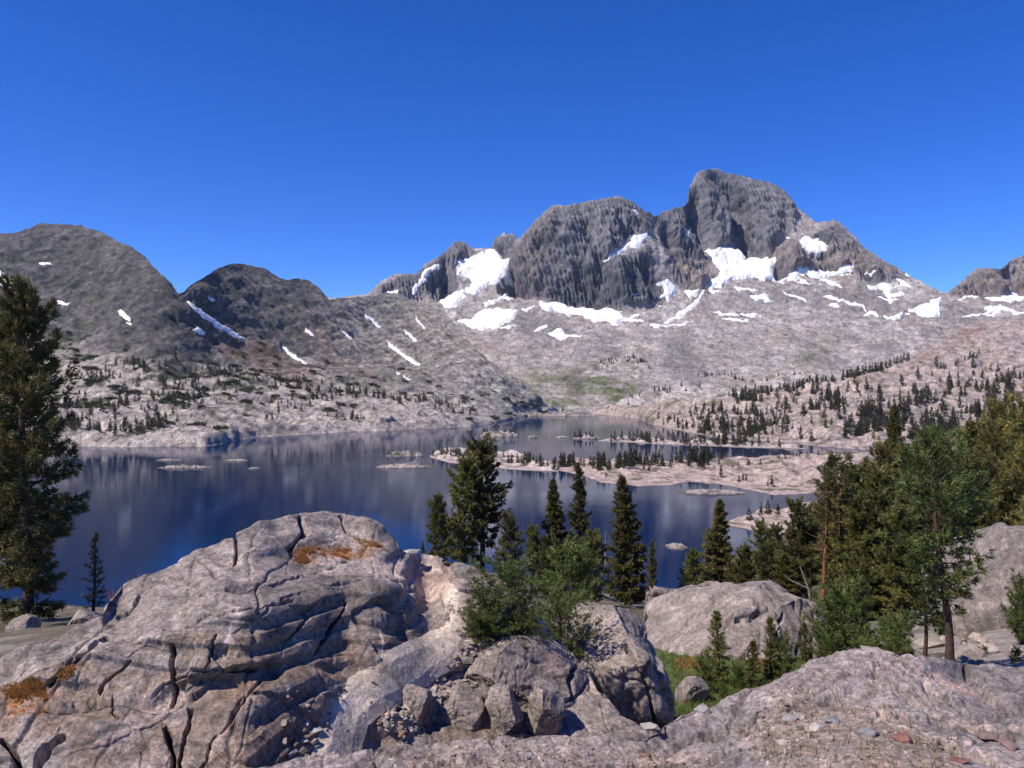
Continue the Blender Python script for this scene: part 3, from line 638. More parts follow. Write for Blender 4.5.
def near_py(px, Y):
    i = np.interp(px, fp, np.arange(len(fp))); j = np.interp(np.log(Y), fl, np.arange(len(fl)))
    i0 = np.clip(i.astype(int), 0, len(fp)-2); j0 = np.clip(j.astype(int), 0, len(fl)-2); a, b = i-i0, j-j0
    return full[i0, j0]*(1-a)*(1-b)+full[i0+1, j0]*a*(1-b)+full[i0, j0+1]*(1-a)*b+full[i0+1, j0+1]*a*b
def near_xyz(px, Y):
    px = np.asarray(px, float); Y = np.asarray(Y, float); py = near_py(px, Y)
    P = np.stack([(px-512)/F*Y, Y, ZC+(HY-py)/F*Y], -1)
    P[..., 2] += np.minimum(1, Y/40)*(.8*fbm(P, 9, 4, .5, 401)+.25*fbm(P, 2.0, 4, .55, 402, True))*np.clip((Y-8)/10, 0, 1)
    return P
gx, gl = np.meshgrid(np.arange(-500, 1601, 2.5), np.linspace(math.log(10), math.log(500), 230))
Pn = near_xyz(gx, np.exp(gl))
g = fbm(Pn, 5, 5, .55, 403); g2 = fbm(Pn, 1.2, 5, .6, 404)
Cc = np.empty(gx.shape+(3,), np.float32); Cc[:] = (.13, .105, .075); Cc = mixc(Cc, (.28, .25, .23), sst(.02, .3, g2)*.8); Cc = mixc(Cc, (.065, .068, .032), sst(-.1, .25, g+.25*(gx > 700))*.85); rk = poly(gx+20*g, near_py(gx, np.exp(gl))+12*g2, [(850,640),(940,600),(1100,560),(1100,690),(850,690)], 14)*(np.exp(gl) < 34); Cc = mixc(Cc, (.27, .235, .215), rk*sst(-.25, .1, g2)*.9)
PYn = near_py(gx, np.exp(gl))
mead = poly(gx+12*g, PYn+10*g2, [(652,650),(690,640),(760,628),(800,640),(840,655),(800,690),(720,735),(640,735),(655,690)], 10)*(np.exp(gl) < 33)
Cc = mixc(Cc, (.085, .11, .03), mead)
link('lakeside_slope', mesh_from('lakeside_slope', Pn, grid_faces(*gx.shape), Cc, M_soil), kind='structure')
def ground_near(px, D): return near_xyz(np.array([px]), np.array([D]))[0]

# ================================================================== foreground bedrock mound
crest_G = [(-460,700),(-260,680),(-80,668),(0,650),(30,640),(63,630),(88,617),(102,611),(105,598),(120,583),(151,572),(176,563.5),(197,551),(225,541),(235,539),(237,533.6),(260,523),(302,514),(327,512.5),(342,515),(367,518),(378,523),(390,533),(400,547),(411,552),(428,554.6),(460,560),(485,570),(500,585),(520,602),(545,622),(560,640),(580,660),(600,690),(620,715),(660,735)]
pxG = np.concatenate([np.arange(-460, -12, 3.0), np.arange(-12, 655, 0.82)])
topG = gblur(li(crest_G, pxG), 1.5, 0)-1.2*fbm(np.stack([pxG, pxG*0, pxG*0+4], -1), 14, 4, .55, 433)
def slope_G(PX, PY):
    edge1 = li([(-80,720),(0,712),(60,700),(110,690),(190,700),(260,682),(350,680),(655,760)], PX)   # foot of the upper face
    edge2 = li([(-80,690),(0,680),(60,655),(130,640),(200,622),(300,603),(345,592),(395,588),(412,600),(428,640),(440,700),(655,790)], PX)  # brow of the upper face
    s = np.full(PX.shape, .75)
    k = sst(edge1+6, edge1-2, PY); s = s*(1-k)+.02*k           # bench
    k = sst(edge1-4, edge1-14, PY); s = s*(1-k)+li([(0, 1.9), (230, 1.8), (330, 1.05), (430, .95)], PX)*k          # face
    k = sst(edge2+6, edge2-4, PY); s = s*(1-k)+.10*k           # brow shelf
    k = sst(562, 545, PY)*sst(200, 250, PX)*(1-sst(370, 410, PX)); s = s*(1-k)+.38*k
    k = poly(PX, PY, [(320,790),(332,745),(345,690),(400,668),(440,640),(445,600),(440,575),(500,575),(545,622),(655,735),(655,790)], 10)
    s = s*(1-k)+np.where(PY > 700, .75, 1.0)*k
    k = poly(PX, PY, [(380,700),(440,690),(520,660),(570,660),(655,735),(600,760),(430,760)], 8); s = s*(1-k)+.35*k
    return s
Y0G = li([(-80,5.4),(250,5.6),(350,6.4),(450,6.8),(655,7.4)], pxG)
S = sheet(pxG, topG, np.full_like(pxG, 800.0), Y0G, slope_G, 400, blur=9, back=16, backslope=1.0, backstep=.035)
GS = S; PX, PY, P = S.PX, S.PY, S.P
trail_pts = [(326,790),(340,742),(348,712),(372,688),(408,668),(440,648),(458,628),(462,608),(452,592)]
tr = line(PX, PY, trail_pts); tw = li([(590,8),(620,15),(650,19),(690,22),(740,19),(800,26)], PY)
wob = 8*fbm(P, .5, 4, .6, 441)
trail_m = np.clip(.5+.5*(tw-tr+wob)/9, 0, 1)
rub = np.clip(.5+.5*(25-line(PX, PY, [(400,700),(440,672),(470,650),(500,640)])+2*wob)/9, 0, 1)*(1-trail_m)
soft_m = np.maximum(trail_m, rub*.9)
MJ = np.array([[.85, .15, .45], [-.2, 1.0, .1], [-.55, .1, .9]])
def joints(P, seed):
    """long wandering fracture lines in two sets, 1 on the line"""
    out = 0
    for q, (M_, sc_) in enumerate([(((.9, .3, -.55), (.35, .2, .9), (0, 1, .3)), (.62, 4.5, 1.6)), (((.25, .1, 1), (1, .2, -.2), (0, 1, 0)), (.5, 4.0, 2.2)), (((.7, -.6, .5), (.5, .8, .1), (-.3, .2, .9)), (1.0, 3.5, 3.5))]):
        Q = (P @ np.array(M_).T)/np.array(sc_)
        out = np.maximum(out, np.exp(-(fbm(Q, 1.0, 4, .5, seed+q*7)/.022)**2)*sst(-.05, .15, fbm(Q, 1.7, 2, .5, seed+q*7+3)))
    return out
W3 = lambda P, sc_, a, sd: P+a*np.stack([fbm(P, sc_, 3, .55, sd+k_) for k_ in range(3)], -1)
fc, fe = facets(W3(P, .5, .10, 1), 1.25, 413, MJ, .55); fc2, fe2 = facets(W3(P, .15, .04, 4), .42, 416, MJ, .7); fc3, _ = facets(P, .14, 418, MJ)
big = fbm(P, 2.2, 4, .45, 419)
edv = 1-.7*sst(.94, 1, S.v)
hard = 1-soft_m
jn = joints(P, 430)
JD = [(.9, .25, -.45), (.2, .15, 1), (.55, -.75, .4), (-.35, .5, .8)]
bk = blocks(P, JD, (1.15, .85, 1.6, 2.3), 460, 11.0); bk2 = blocks(P, JD, (.42, .36, .5, .8), 470, 5.0)
ck1, ck2, ck3 = chisel(P*np.array([1, .8, 1.2]), 1.5, 461, 5, .25), chisel(P, .55, 462, 5), chisel(P, .2, 463, 4)
d = edv*(.06*big+.055*fc*hard+.085*ck1*(.3+.7*hard))+hard*(.032*bk+.014*bk2+.022*np.clip(2.2*tri(P[..., 2]/.17+P[..., 0]*.9+.5*fbm(P, 1.1, 4, .5, 484)), -1, .6)+.032*ck2+.012*ck3)*(.4+.6*edv)+.014*fc2*hard+.012*fbm(P, .2, 5, .64, 420)
wx, wy = WARP(PX, PY, 5, 16, 443)
cracks = [([(170,644),(171,662),(173,690)], 1.7, .40), ([(190,706),(186,728),(180,752),(178,790)], 2.3, .45), ([(163,720),(170,742),(176,790)], 2.6, .45), ([(216,635),(211,655),(201,680)], 1.3, .16),
          ([(345,602),(341,614),(332,626),(312,656)], 1.3, .18), ([(311,606),(303,620),(289,636),(270,668)], 1.2, .14), ([(262,677),(246,697),(234,712),(214,740),(190,790)], 1.6, .10),
          ([(128,660),(118,670),(100,686)], 1.3, .22), ([(104,634),(92,646),(78,657),(64,668),(48,684)], 2.0, .34), ([(139,590),(128,598),(116,605)], 2.2, .2), ([(235,538),(236,552),(233,562)], 1.8, .2),
          ([(0,738),(14,752),(24,790)], 3, .3), ([(60,735),(44,750),(30,772)], 5, .38), ([(114,690),(108,702),(116,712)], 2.0, .2), ([(150,690),(190,672),(260,668)], 1.5, .1), ([(180,600),(240,590),(300,575),(350,560)], 1.4, .10),
          ([(280,602),(300,596),(345,585),(400,580)], 1.2, .08), ([(100,640),(160,628),(210,616),(290,604)], 1.2, .10), ([(430,700),(428,720),(440,735)], 1.6, .14), ([(396,690),(402,705),(398,724)], 1.6, .14),
          ([(300,520),(304,536),(290,548)], 2.6, .22), ([(340,518),(346,530),(356,536)], 3.0, .25)]
wv_ = fbm(P, .35, 3, .6, 481)
for pts, wd, dp in cracks:
    q = line(wx, wy, pts); we = wd*np.clip(.8+2.2*wv_, .22, 1.5); d -= min(dp, .3)*np.clip(we/wd, 0, 1)*np.clip(1-q/(we*1.25), 0, 1)**.7
# ledge steps: the downhill side of these joints sits lower
for pts, amp, wd in [([(60,700),(100,688),(150,690),(200,676),(260,664)], .10, 22), ([(450,668),(500,655),(560,660)], .10, 16)]:
    q = line(wx, wy, pts); below = sst(-3, 4, wy-li(pts, wx)); d -= amp*np.exp(-(q/wd)**2)*below
d = gblur(gblur(d, .5, 1), .45, 0)
S.P = P+S.n*d[..., None]
g = fbm(P, 1.3, 5, .55, 451); g2 = fbm(P, .35, 5, .6, 452); g3 = fbm(P, .5, 5, .6, 453, False, (1, .6, 2.2))
Cc = np.empty(PX.shape+(3,), np.float32); Cc[:] = (.265, .235, .225)
Cc = mixc(Cc, (.36, .315, .295), sst(.0, .35, g2)*.6); Cc = mixc(Cc, (.15, .138, .138), sst(-.05, .2, g)*.75)
edge2 = li([(-80,690),(0,680),(60,655),(130,640),(200,622),(300,603),(345,592),(395,588),(412,600),(428,640),(440,700),(655,790)], PX)
face = sst(edge2-4, edge2+8, PY)
Cc = mixc(Cc, (.20, .15, .12), face*sst(-.25, .15, g3+.35*g)*.85)
Cc = mixc(Cc, (.12, .112, .112), poly(wx, wy, [(285,606),(345,590),(398,585),(416,605),(422,632),(390,640),(350,622),(310,630)], 8)*.6)  # shaded right end of the brow painted darker into the rock
Cc = mixc(Cc, (.44, .345, .31), poly(wx, wy, [(385,560),(440,566),(470,585),(450,600),(410,590)], 8)*.7)
for pts, wd, c in [([(262,677),(234,712),(190,790)], 2.0, (.42,.33,.28)), ([(309,612),(289,636),(270,668)], 1.5, (.40,.31,.26)), ([(240,612),(232,628),(226,642)], 2.2, (.50,.42,.42)), ([(383,628),(384,660)], 1.2, (.6,.55,.52)), ([(105,735),(150,700),(165,690)], 12, (.35,.29,.275))]:
    Cc = mixc(Cc, c, np.exp(-(line(wx, wy, pts)/wd)**2)*.85)
for p, c in [([(0,682),(30,676),(50,688),(45,705),(0,712)], (.36,.155,.05)), ([(58,668),(72,664),(74,676),(60,682)], (.36,.16,.05)), ([(290,548),(330,546),(372,547),(376,553),(330,556),(300,556)], (.36,.165,.055)), ([(352,537),(372,540),(380,546),(362,546)], (.34,.16,.06)), ([(152,612),(170,604),(176,610),(160,616)], (.24,.19,.07)), ([(500,645),(540,630),(545,650),(510,668),(480,680)], (.20,.12,.09))]:
    Cc = mixc(Cc, c, poly(wx+8*g2, wy+14*g2, p, 5)*.85*sst(-.15, .15, fbm(P, .3, 4, .6, 499)))
Cc = mixc(Cc, (.30, .27, .255), rub); Cc = mixc(Cc, (.34, .315, .295), trail_m)
Cc = mixc(Cc, (.10, .09, .085), np.maximum(np.maximum(jn, -bk), -.6*bk2)*hard*.5)
Cc = mixc(Cc, (.12, .11, .105), sst(.06, .25, fbm(P, .22, 5, .68, 456))*hard*.6)
Cc = np.array([1.08, 1.02, .96])*Cc*(1+1.3*fbm(P, .06, 4, .7, 455)+.8*fbm(P, .3, 4, .6, 457))[..., None]
S.col = Cc; S.soft = soft_m
sheet_obj(S, 'bedrock', M_near, kind='structure')
keep = trail_m > .3
V, f, cc = compact(P+S.n*(edv*(.06*big+.085*ck1*.3)+.012*fbm(P, .2, 5, .64, 420)+(trail_m-.5)*.05+.006)[..., None], grid_faces(S.R, S.C, keep), mixc(Cc*0+np.array((.50, .42, .35), np.float32), (.32, .265, .22), sst(-.1, .3, g2)))
link('trail', mesh_from('trail', V, f, cc, M_soil), kind='structure')

# foreground slab
crest_S = [(100,800),(150,779),(250,766),(330,753),(420,743),(500,738),(600,736),(640,735),(660,722),(680,711),(720,697),(760,685),(790,672),(815,662),(840,652),(865,646),(900,648),(940,656),(980,663),(1040,668),(1120,672),(1300,680),(1520,690)]
pxS = np.concatenate([np.arange(110, 1036, 0.82), np.arange(1036, 1520, 3.0)])
topS = gblur(li(crest_S, pxS), 2, 0)-1.5*fbm(np.stack([pxS, pxS*0, pxS*0+4], -1), 22, 4, .5, 533)
baseS = np.full_like(pxS, 815.0)
Y0S = li([(110,4.6),(400,4.2),(640,3.9),(850,3.5),(1120,3.4)], pxS)
def slope_S(PX, PY):
    tp = li(crest_S, PX); u = (815-PY)/(815-tp+1)
    s = li([(0, .02), (.4, -.05), (.75, .0), (1, -.08)], u)
    k = poly(PX, PY, [(770,690),(820,662),(870,645),(930,652),(960,690),(900,710),(850,690)], 14); return s*(1-k)+.2*k
S = sheet(pxS, topS, baseS, Y0S, slope_S, 240, blur=10, back=16, backslope=1.2, backstep=.03)
SS = S; PX, PY, P = S.PX, S.PY, S.P
fc, fe = facets(W3(P, .4, .08, 11), .9, 513, MJ, .5); fc2, fe2 = facets(W3(P, .12, .03, 14), .3, 516, MJ, .7); fc3, _ = facets(P, .09, 518)
jn = joints(P*1.5, 560)
edv = 1-.7*sst(.9, 1, S.v); big = fbm(P, 1.1, 4, .5, 519)
grit = np.maximum(poly(PX+25*fbm(P, .4, 4, .6, 520), PY+14*fbm(P, .4, 4, .6, 521), [(730,716),(800,690),(850,700),(900,715),(960,742),(960,800),(820,800),(760,760)], 9), .45*poly(PX+20*fbm(P, .3, 4, .6, 522), PY+10*fbm(P, .4, 4, .6, 523), [(380,745),(560,742),(720,735),(740,760),(600,775),(430,790)], 8))
hard = 1-.8*grit
bk = blocks(P, JD, (.75, .6, 1.1, 1.5), 660, 9.0); bk2 = blocks(P, JD, (.3, .25, .4, .6), 670, 6.0)
d = edv*(.06*big+.04*fc*hard+.085*chisel(P, 1.0, 661, 5, .25))+hard*(.05*bk+.016*bk2+.028*chisel(P, .35, 662, 5))+.006*chisel(P, .12, 663, 4)+.008*fc2*hard+.006*fbm(P, .12, 5, .65, 524)
d -= .02*hard*jn+.03*hard*np.exp(-(fe/.02)**2)*sst(-.1, .2, fbm(P, 1.2, 3, .5, 525))
wx, wy = WARP(PX, PY, 5, 16, 643); wv_ = fbm(P, .3, 3, .6, 681)
for pts, wd, dp in [([(660,724),(720,712),(790,702),(850,690)], 1.6, .08), ([(868,662),(905,684),(940,708)], 2.2, .10), ([(880,712),(950,714),(1060,720)], 2.4, .09), ([(560,766),(640,748),(720,738)], 1.8, .07), ([(905,655),(930,676),(970,700)], 1.6, .08), ([(420,760),(480,752),(540,756),(600,770)], 2.6, .10), ([(800,668),(830,682),(845,705)], 1.5, .07), ([(940,742),(985,752),(1030,780)], 2.2, .09), ([(670,770),(740,748)], 1.4, .06), ([(965,664),(1000,690),(1040,700)], 1.6, .08)]:
    q = line(wx, wy, pts); we = wd*np.clip(.8+2.2*wv_, .22, 1.5); d -= dp*np.clip(we/wd, 0, 1)*np.clip(1-q/(we*1.25), 0, 1)**.7
    d -= .035*np.exp(-np.abs(q)/14)*sst(-2, 3, wy-li(pts, wx))*(q < 60)
d = gblur(gblur(d, .6, 1), .5, 0)
S.P = P+S.n*d[..., None]
g = fbm(P, .8, 5, .55, 551); g2 = fbm(P, .2, 5, .62, 552); g3 = fbm(P, .45, 5, .6, 553)
Cc = np.empty(PX.shape+(3,), np.float32); Cc[:] = (.265, .232, .228)
Cc = mixc(Cc, (.36, .315, .30), sst(.0, .35, g2)*.6); Cc = mixc(Cc, (.155, .145, .15), sst(-.05, .2, g)*.75)
Cc = mixc(Cc, (.42, .31, .26), sst(.16, .42, g3)*.8)
Cc = mixc(Cc, (.27, .215, .18), grit*.6); Cc = mixc(Cc, (.36, .27, .19), grit*sst(.1, .3, g2)*.5)
for pts, wd, c in [([(950,709),(990,710),(1060,713)], 2.0, (.55,.44,.38)), ([(965,738),(1000,755),(1030,775)], 2.0, (.5,.40,.36)), ([(610,768),(640,745),(690,735)], 5, (.46,.34,.28))]:
    Cc = mixc(Cc, c, np.exp(-(line(PX+5*g2, PY+5*g2, pts)/wd)**2)*.8)
Cc = mixc(Cc, (.12, .105, .10), np.maximum(jn, np.maximum(-bk, -.6*bk2))*hard*.5); Cc = mixc(Cc, (.19, .175, .175), sst(-.02, .16, fbm(P, 1.1, 4, .55, 558))*hard*.6)
Cc = mixc(Cc, (.13, .12, .12), sst(.07, .25, fbm(P, .14, 5, .68, 556))*hard*.5)
Cc = np.array([1.06, 1.01, .97])*Cc*(1+1.3*fbm(P, .035, 4, .7, 555)+.8*fbm(P, .18, 4, .6, 557))[..., None]
S.col = Cc
sheet_obj(S, 'granite_slab', M_near, kind='structure')

# ================================================================== boulders
def boulder(outline, D, thick, seed, label, name='boulder', nA=150, nR=90, cen=None, rough=1.0, tint=(.25, .222, .21), cr=(), cat='boulder', group=None, tilt=0.0, nclip=12):
    o = np.array(outline, float); c = o.mean(0) if cen is None else np.array(cen, float)
    ang = np.arctan2(o[:, 1]-c[1], o[:, 0]-c[0]); od = np.argsort(ang); ang = ang[od]; rad = np.hypot(*(o-c).T)[od]
    th = np.linspace(-np.pi, np.pi, nA, endpoint=False)
    rr = np.interp(th, np.r_[ang-2*np.pi, ang, ang+2*np.pi], np.r_[rad, rad, rad]); k = 3
    rr = sum(np.roll(rr, s_)*w_ for s_, w_ in ((-2, .1), (-1, .2), (0, .4), (1, .2), (2, .1)))
    ph = np.linspace(0, np.pi, nR)[:, None]                  # 0 = point facing the viewer, pi = far side
    r = np.sin(ph)**0.7; dep = -np.sign(np.cos(ph))*np.abs(np.cos(ph))**.8
    PX = c[0]+r*rr*np.cos(th); PY = c[1]+r*rr*np.sin(th)
    Y = D+dep*thick+np.zeros_like(PX); Y = Y+tilt*(c[1]-PY)/F*D
    P = np.stack([(PX-512)/F*D, Y, ZC+(HY-PY)/F*D], -1)
    ctr0 = np.array([(c[0]-512)/F*D, D, ZC+(HY-c[1])/F*D]); ext = np.array([rr.mean()/F*D, thick, rr.mean()/F*D]); Q = (P-ctr0)/ext; rp = np.random.default_rng(seed)
    for k_ in range(nclip):
        u_ = rp.normal(0, 1, 3); u_[1] = -abs(u_[1])*1.2-.15 if k_ < nclip*.7 else u_[1]; u_[2] += .25; u_ /= np.linalg.norm(u_)
        hh = rp.uniform(.55, .88)*np.percentile((Q*u_).sum(-1), 99.5); Q = Q-u_*(np.maximum((Q*u_).sum(-1)-hh, 0)*.93)[..., None]
    P = ctr0+Q*ext
    n = np.cross(np.gradient(np.concatenate([P[:, -1:], P, P[:, :1]], 1), axis=1)[:, 1:-1], np.gradient(P, axis=0)); n /= np.linalg.norm(n, axis=-1, keepdims=True)+1e-9
    ctr = np.array([(c[0]-512)/F*D, D, ZC+(HY-c[1])/F*D]); n *= np.sign(((P-ctr)*n).sum(-1, keepdims=True)+1e-9)
    sc_ = thick
    fc, fe = facets(W3(P, sc_*.5, sc_*.1, 1), sc_*.8, seed, MJ, .6); fc2, fe2 = facets(W3(P, sc_*.15, sc_*.04, 4), sc_*.28, seed+2, MJ, .7)
    edge = .45+.55*np.abs(np.cos(ph))+np.zeros_like(PX); jn = joints(P/sc_*1.1, seed+40)
    d = rough*sc_*edge*(.04*fc+.07*chisel(P, sc_*1.1, seed+11, 5)+.03*chisel(P, sc_*.4, seed+12, 5)+.012*chisel(P, sc_*.15, seed+13, 4)+.012*fbm(P, sc_*.2, 5, .64, seed+4))+rough*sc_*(.035*blocks(P, JD, np.array((1.1, .8, 1.5, 2))*sc_*.8, seed+14, 7.0)-.02*jn)
    d = gblur(gblur(d, .5, 0), .5, 1)
    front = np.cos(ph)+np.zeros_like(PX) > -.1
    ci = np.zeros_like(PX)
    for pts, wd, dp in cr: ci = ci+dp*np.clip(1-line(PX+4*fbm(P, sc_*.3, 3, .5, seed+15), PY, pts)/(wd*1.3), 0, 1)**.7*front
    d = d-ci; P = P+n*d[..., None]
    g = fbm(P, sc_*.7, 5, .55, seed+5); g2 = fbm(P, sc_*.2, 5, .6, seed+6)
    C_ = np.empty(PX.shape+(3,), np.float32); C_[:] = tint; C_ = mixc(C_, (.38, .335, .315), sst(0, .35, g2)*.6); C_ = mixc(C_, (.19, .17, .165), sst(0, .35, g)*.6); C_ = mixc(C_, (.30, .22, .18), sst(.15, .4, -g)*.5); C_ = mixc(C_, (.11, .10, .095), jn*.6); C_ = mixc(C_, (.12, .11, .105), sst(.06, .25, fbm(P, sc_*.3, 5, .68, seed+9))*.6); C_ = np.array([.98, .93, .88])*C_*(1+1.3*fbm(P, sc_*.05, 4, .7, seed+8)+.8*fbm(P, sc_*.3, 4, .6, seed+10))[..., None]
    i = np.arange(nR*nA).reshape(nR, nA); j = np.roll(i, -1, 1)
    f = np.stack([i[:-1], i[1:], j[1:], j[:-1]], -1).reshape(-1, 4)
    kw = dict(label=label, category=cat)
    if group: kw['group'] = group
    return link(name, mesh_from(name, P, f, C_, M_near), **kw)
gY = lambda px, py: surf(GS, px, py)[1]
print('gY', [round(gY(a_, b_), 2) for a_, b_ in ((530,725),(530,660),(600,700),(460,720),(410,720),(500,725),(545,725))])
boulder([(590,597),(606,592),(622,602),(638,620),(652,645),(664,672),(672,700),(668,712),(640,716),(612,722),(590,716),(575,690),(566,655),(566,625),(575,605)], 10.6, 1.05, 601,
        'tall split granite boulder with dark vertical cracks right of the dwarf pine', nclip=4, rough=1.3, cr=[([(616,622),(624,636),(632,650)], 1.6, .16), ([(634,640),(636,665),(644,700)], 1.8, .22), ([(645,640),(650,655)], 1.4, .1)], nA=220, nR=150)
boulder([(478,652),(500,642),(535,640),(565,650),(590,668),(606,695),(612,722),(600,736),(560,740),(500,738),(462,730),(452,700),(462,670)], gY(535,700)+.30, .62, 611,
        'low blocky granite outcrop in front of the split boulder', cr=[([(508,688),(514,705),(512,735)], 2.2, .16), ([(556,672),(562,700),(566,735)], 2.6, .22), ([(586,660),(590,676)], 1.5, .1), ([(600,700),(602,735)], 2, .14), ([(480,676),(540,664),(600,680)], 1.0, .06)], nA=220, nR=150, rough=1.5, nclip=7)
boulder([(436,700),(452,684),(472,688),(486,712),(484,732),(450,738),(432,726)], gY(460,715)+.08, .32, 621, 'small grey block beside the trail left of the blocky outcrop', nA=90, nR=60)
boulder([(392,690),(404,676),(424,682),(432,706),(424,728),(400,730),(388,712)], gY(410,705)+.08, .26, 625, 'tilted dark rock slab standing at the trail edge', nA=90, nR=60, rough=1.4)
boulder([(484,704),(494,686),(510,683),(520,700),(520,726),(512,744),(484,744)], gY(503,722)-.10, .24, 627, 'leaning squarish block with a shadow on its right', nA=110, nR=70, rough=1.5, nclip=18)
boulder([(530,712),(540,680),(548,666),(556,690),(560,722),(560,745),(528,745)], gY(546,722)-.14, .24, 629, 'pointed upright block in front of the blocky outcrop', nA=110, nR=70, rough=1.4, nclip=18)
boulder([(636,606),(660,594),(690,586),(722,581),(752,584),(782,592),(816,604),(842,618),(856,640),(850,666),(790,672),(740,676),(690,672),(655,660),(640,635)], 20, 2.3, 641,
        'large rounded granite dome boulder beyond the meadow', cr=[([(640,632),(662,622),(690,606),(716,596)], 2.4, .35), ([(742,622),(775,600)], 1.5, .18), ([(690,650),(735,612)], 1.4, .18), ([(778,655),(790,628),(800,612)], 1.6, .25), ([(805,650),(815,630)], 1.4, .2), ([(720,600),(760,592)], 1.2, .12)], nA=300, nR=190, tilt=.9, rough=1.2, nclip=8)
boulder([(676,690),(690,676),(704,680),(708,702),(698,712),(680,710)], 13.5, .35, 651, 'small dark boulder at the meadow edge beside the split boulder', nA=80, nR=50)
boulder([(950,560),(972,542),(1000,532),(1040,528),(1090,540),(1100,620),(1070,680),(1000,672),(955,650),(940,610)], 21, 2.6, 661, 'big pale granite boulder at the right edge behind the leaning pine', nA=220, nR=140, tilt=.6, tint=(.19, .17, .168), rough=1.5)

for i, (o_, D_, t_, lb) in enumerate([([(55,628),(66,612),(84,607),(98,612),(106,624),(98,634),(70,636)], 23, .7, 'grey shoreline rock between the large left pine and the mound'), ([(-4,632),(8,618),(24,616),(36,624),(38,640),(14,646)], 22, .6, 'reddish brown rock at the foot of the large left pine'),
        ([(70,640),(84,630),(104,630),(112,642),(96,650),(76,650)], 17, .5, 'low flat rock tucked against the left side of the mound'), ([(36,646),(48,636),(62,638),(68,650),(52,656)], 18, .4, 'small rock in front of the large left pine')]):
    boulder(o_, D_, t_, 700+i*7, lb, nA=90, nR=60)
# ================================================================== stones and gravel
def stone_mesh(seed, nm='stone'):
    r = np.random.default_rng(seed); n = 12
    t_ = (1+5**.5)/2; V = np.array([(-1,t_,0),(1,t_,0),(-1,-t_,0),(1,-t_,0),(0,-1,t_),(0,1,t_),(0,-1,-t_),(0,1,-t_),(t_,0,-1),(t_,0,1),(-t_,0,-1),(-t_,0,1)])/1.9
    Fc = np.array([(0,11,5),(0,5,1),(0,1,7),(0,7,10),(0,10,11),(1,5,9),(5,11,4),(11,10,2),(10,7,6),(7,1,8),(3,9,4),(3,4,2),(3,2,6),(3,6,8),(3,8,9),(4,9,5),(2,4,11),(6,2,10),(8,6,7),(9,8,1)])
    V = V*r.uniform(.55, 1.5, (n, 1))*np.array([1, r.uniform(.55, .95), r.uniform(.35, .65)]); return V, Fc
def rotz(a): c, s = math.cos(a), math.sin(a); return np.array([[c, -s, 0], [s, c, 0], [0, 0, 1]])
def scatter_stones(name, pts, sizes, seed, cols, mat, **props):
    r = np.random.default_rng(seed); Vs, Fs, Cs = [], [], []; pr = [stone_mesh(seed+i) for i in range(10)]; o = 0
    for p, s in zip(pts, sizes):
        V, f = pr[r.integers(10)]; ax = r.normal(0, .4, 2)
        Rx = np.array([[1, 0, 0], [0, math.cos(ax[0]), -math.sin(ax[0])], [0, math.sin(ax[0]), math.cos(ax[0])]])
        W = (V*s) @ Rx.T @ rotz(r.uniform(0, 6.28)).T+p; Vs.append(W); Fs.append(f+o); o += len(W)
        c = np.array(cols[r.integers(len(cols))])*r.uniform(.75, 1.2); Cs.append(np.repeat(c[None], len(W), 0))
    return link(name, mesh_from(name, np.concatenate(Vs), np.concatenate(Fs), np.concatenate(Cs), mat, False), **props)
rng = np.random.default_rng(7)
SC = [(.27, .225, .19), (.21, .178, .152), (.31, .255, .215), (.23, .15, .11), (.18, .163, .15), (.36, .31, .27)]
def sample_mask(S, m, n, r):
    p = (m*(S.v < .999)).ravel(); p = p*np.repeat(np.gradient(S.P0[:, S.C//2, 1])[:, None], S.C, 1).ravel().clip(0); p = p/p.sum()
    return S.P.reshape(-1, 3)[r.choice(len(p), n, p=p)]
a = sample_mask(GS, sst(.4, .8, trail_m), 6000, rng); b = sample_mask(GS, rub, 2600, rng); c = sample_mask(SS, grit, 2000, rng)
scatter_stones('gravel', np.concatenate([a[:2500], b, c]), np.concatenate([rng.lognormal(-4.3, .45, 2500), rng.lognormal(-3.7, .45, len(b)), rng.lognormal(-4.8, .5, len(c))]), 71, SC, M_stone, kind='stuff')
def stone(px, py, S, size, col, label, seed, group=None):
    p = surf(S, px, py); V, f = stone_mesh(seed); V = V @ rotz(seed*1.7).T*size
    o = link('stone', mesh_from('stone', V, f, np.repeat(np.array([col]), len(V), 0), M_stone, False), label=label, category='stone')
    bv = o.modifiers.new('bevel', 'BEVEL'); bv.width = size*.05; bv.segments = 1
    o.location = Vector(p)+Vector((0, 0, size*.22))
    if group: o['group'] = group
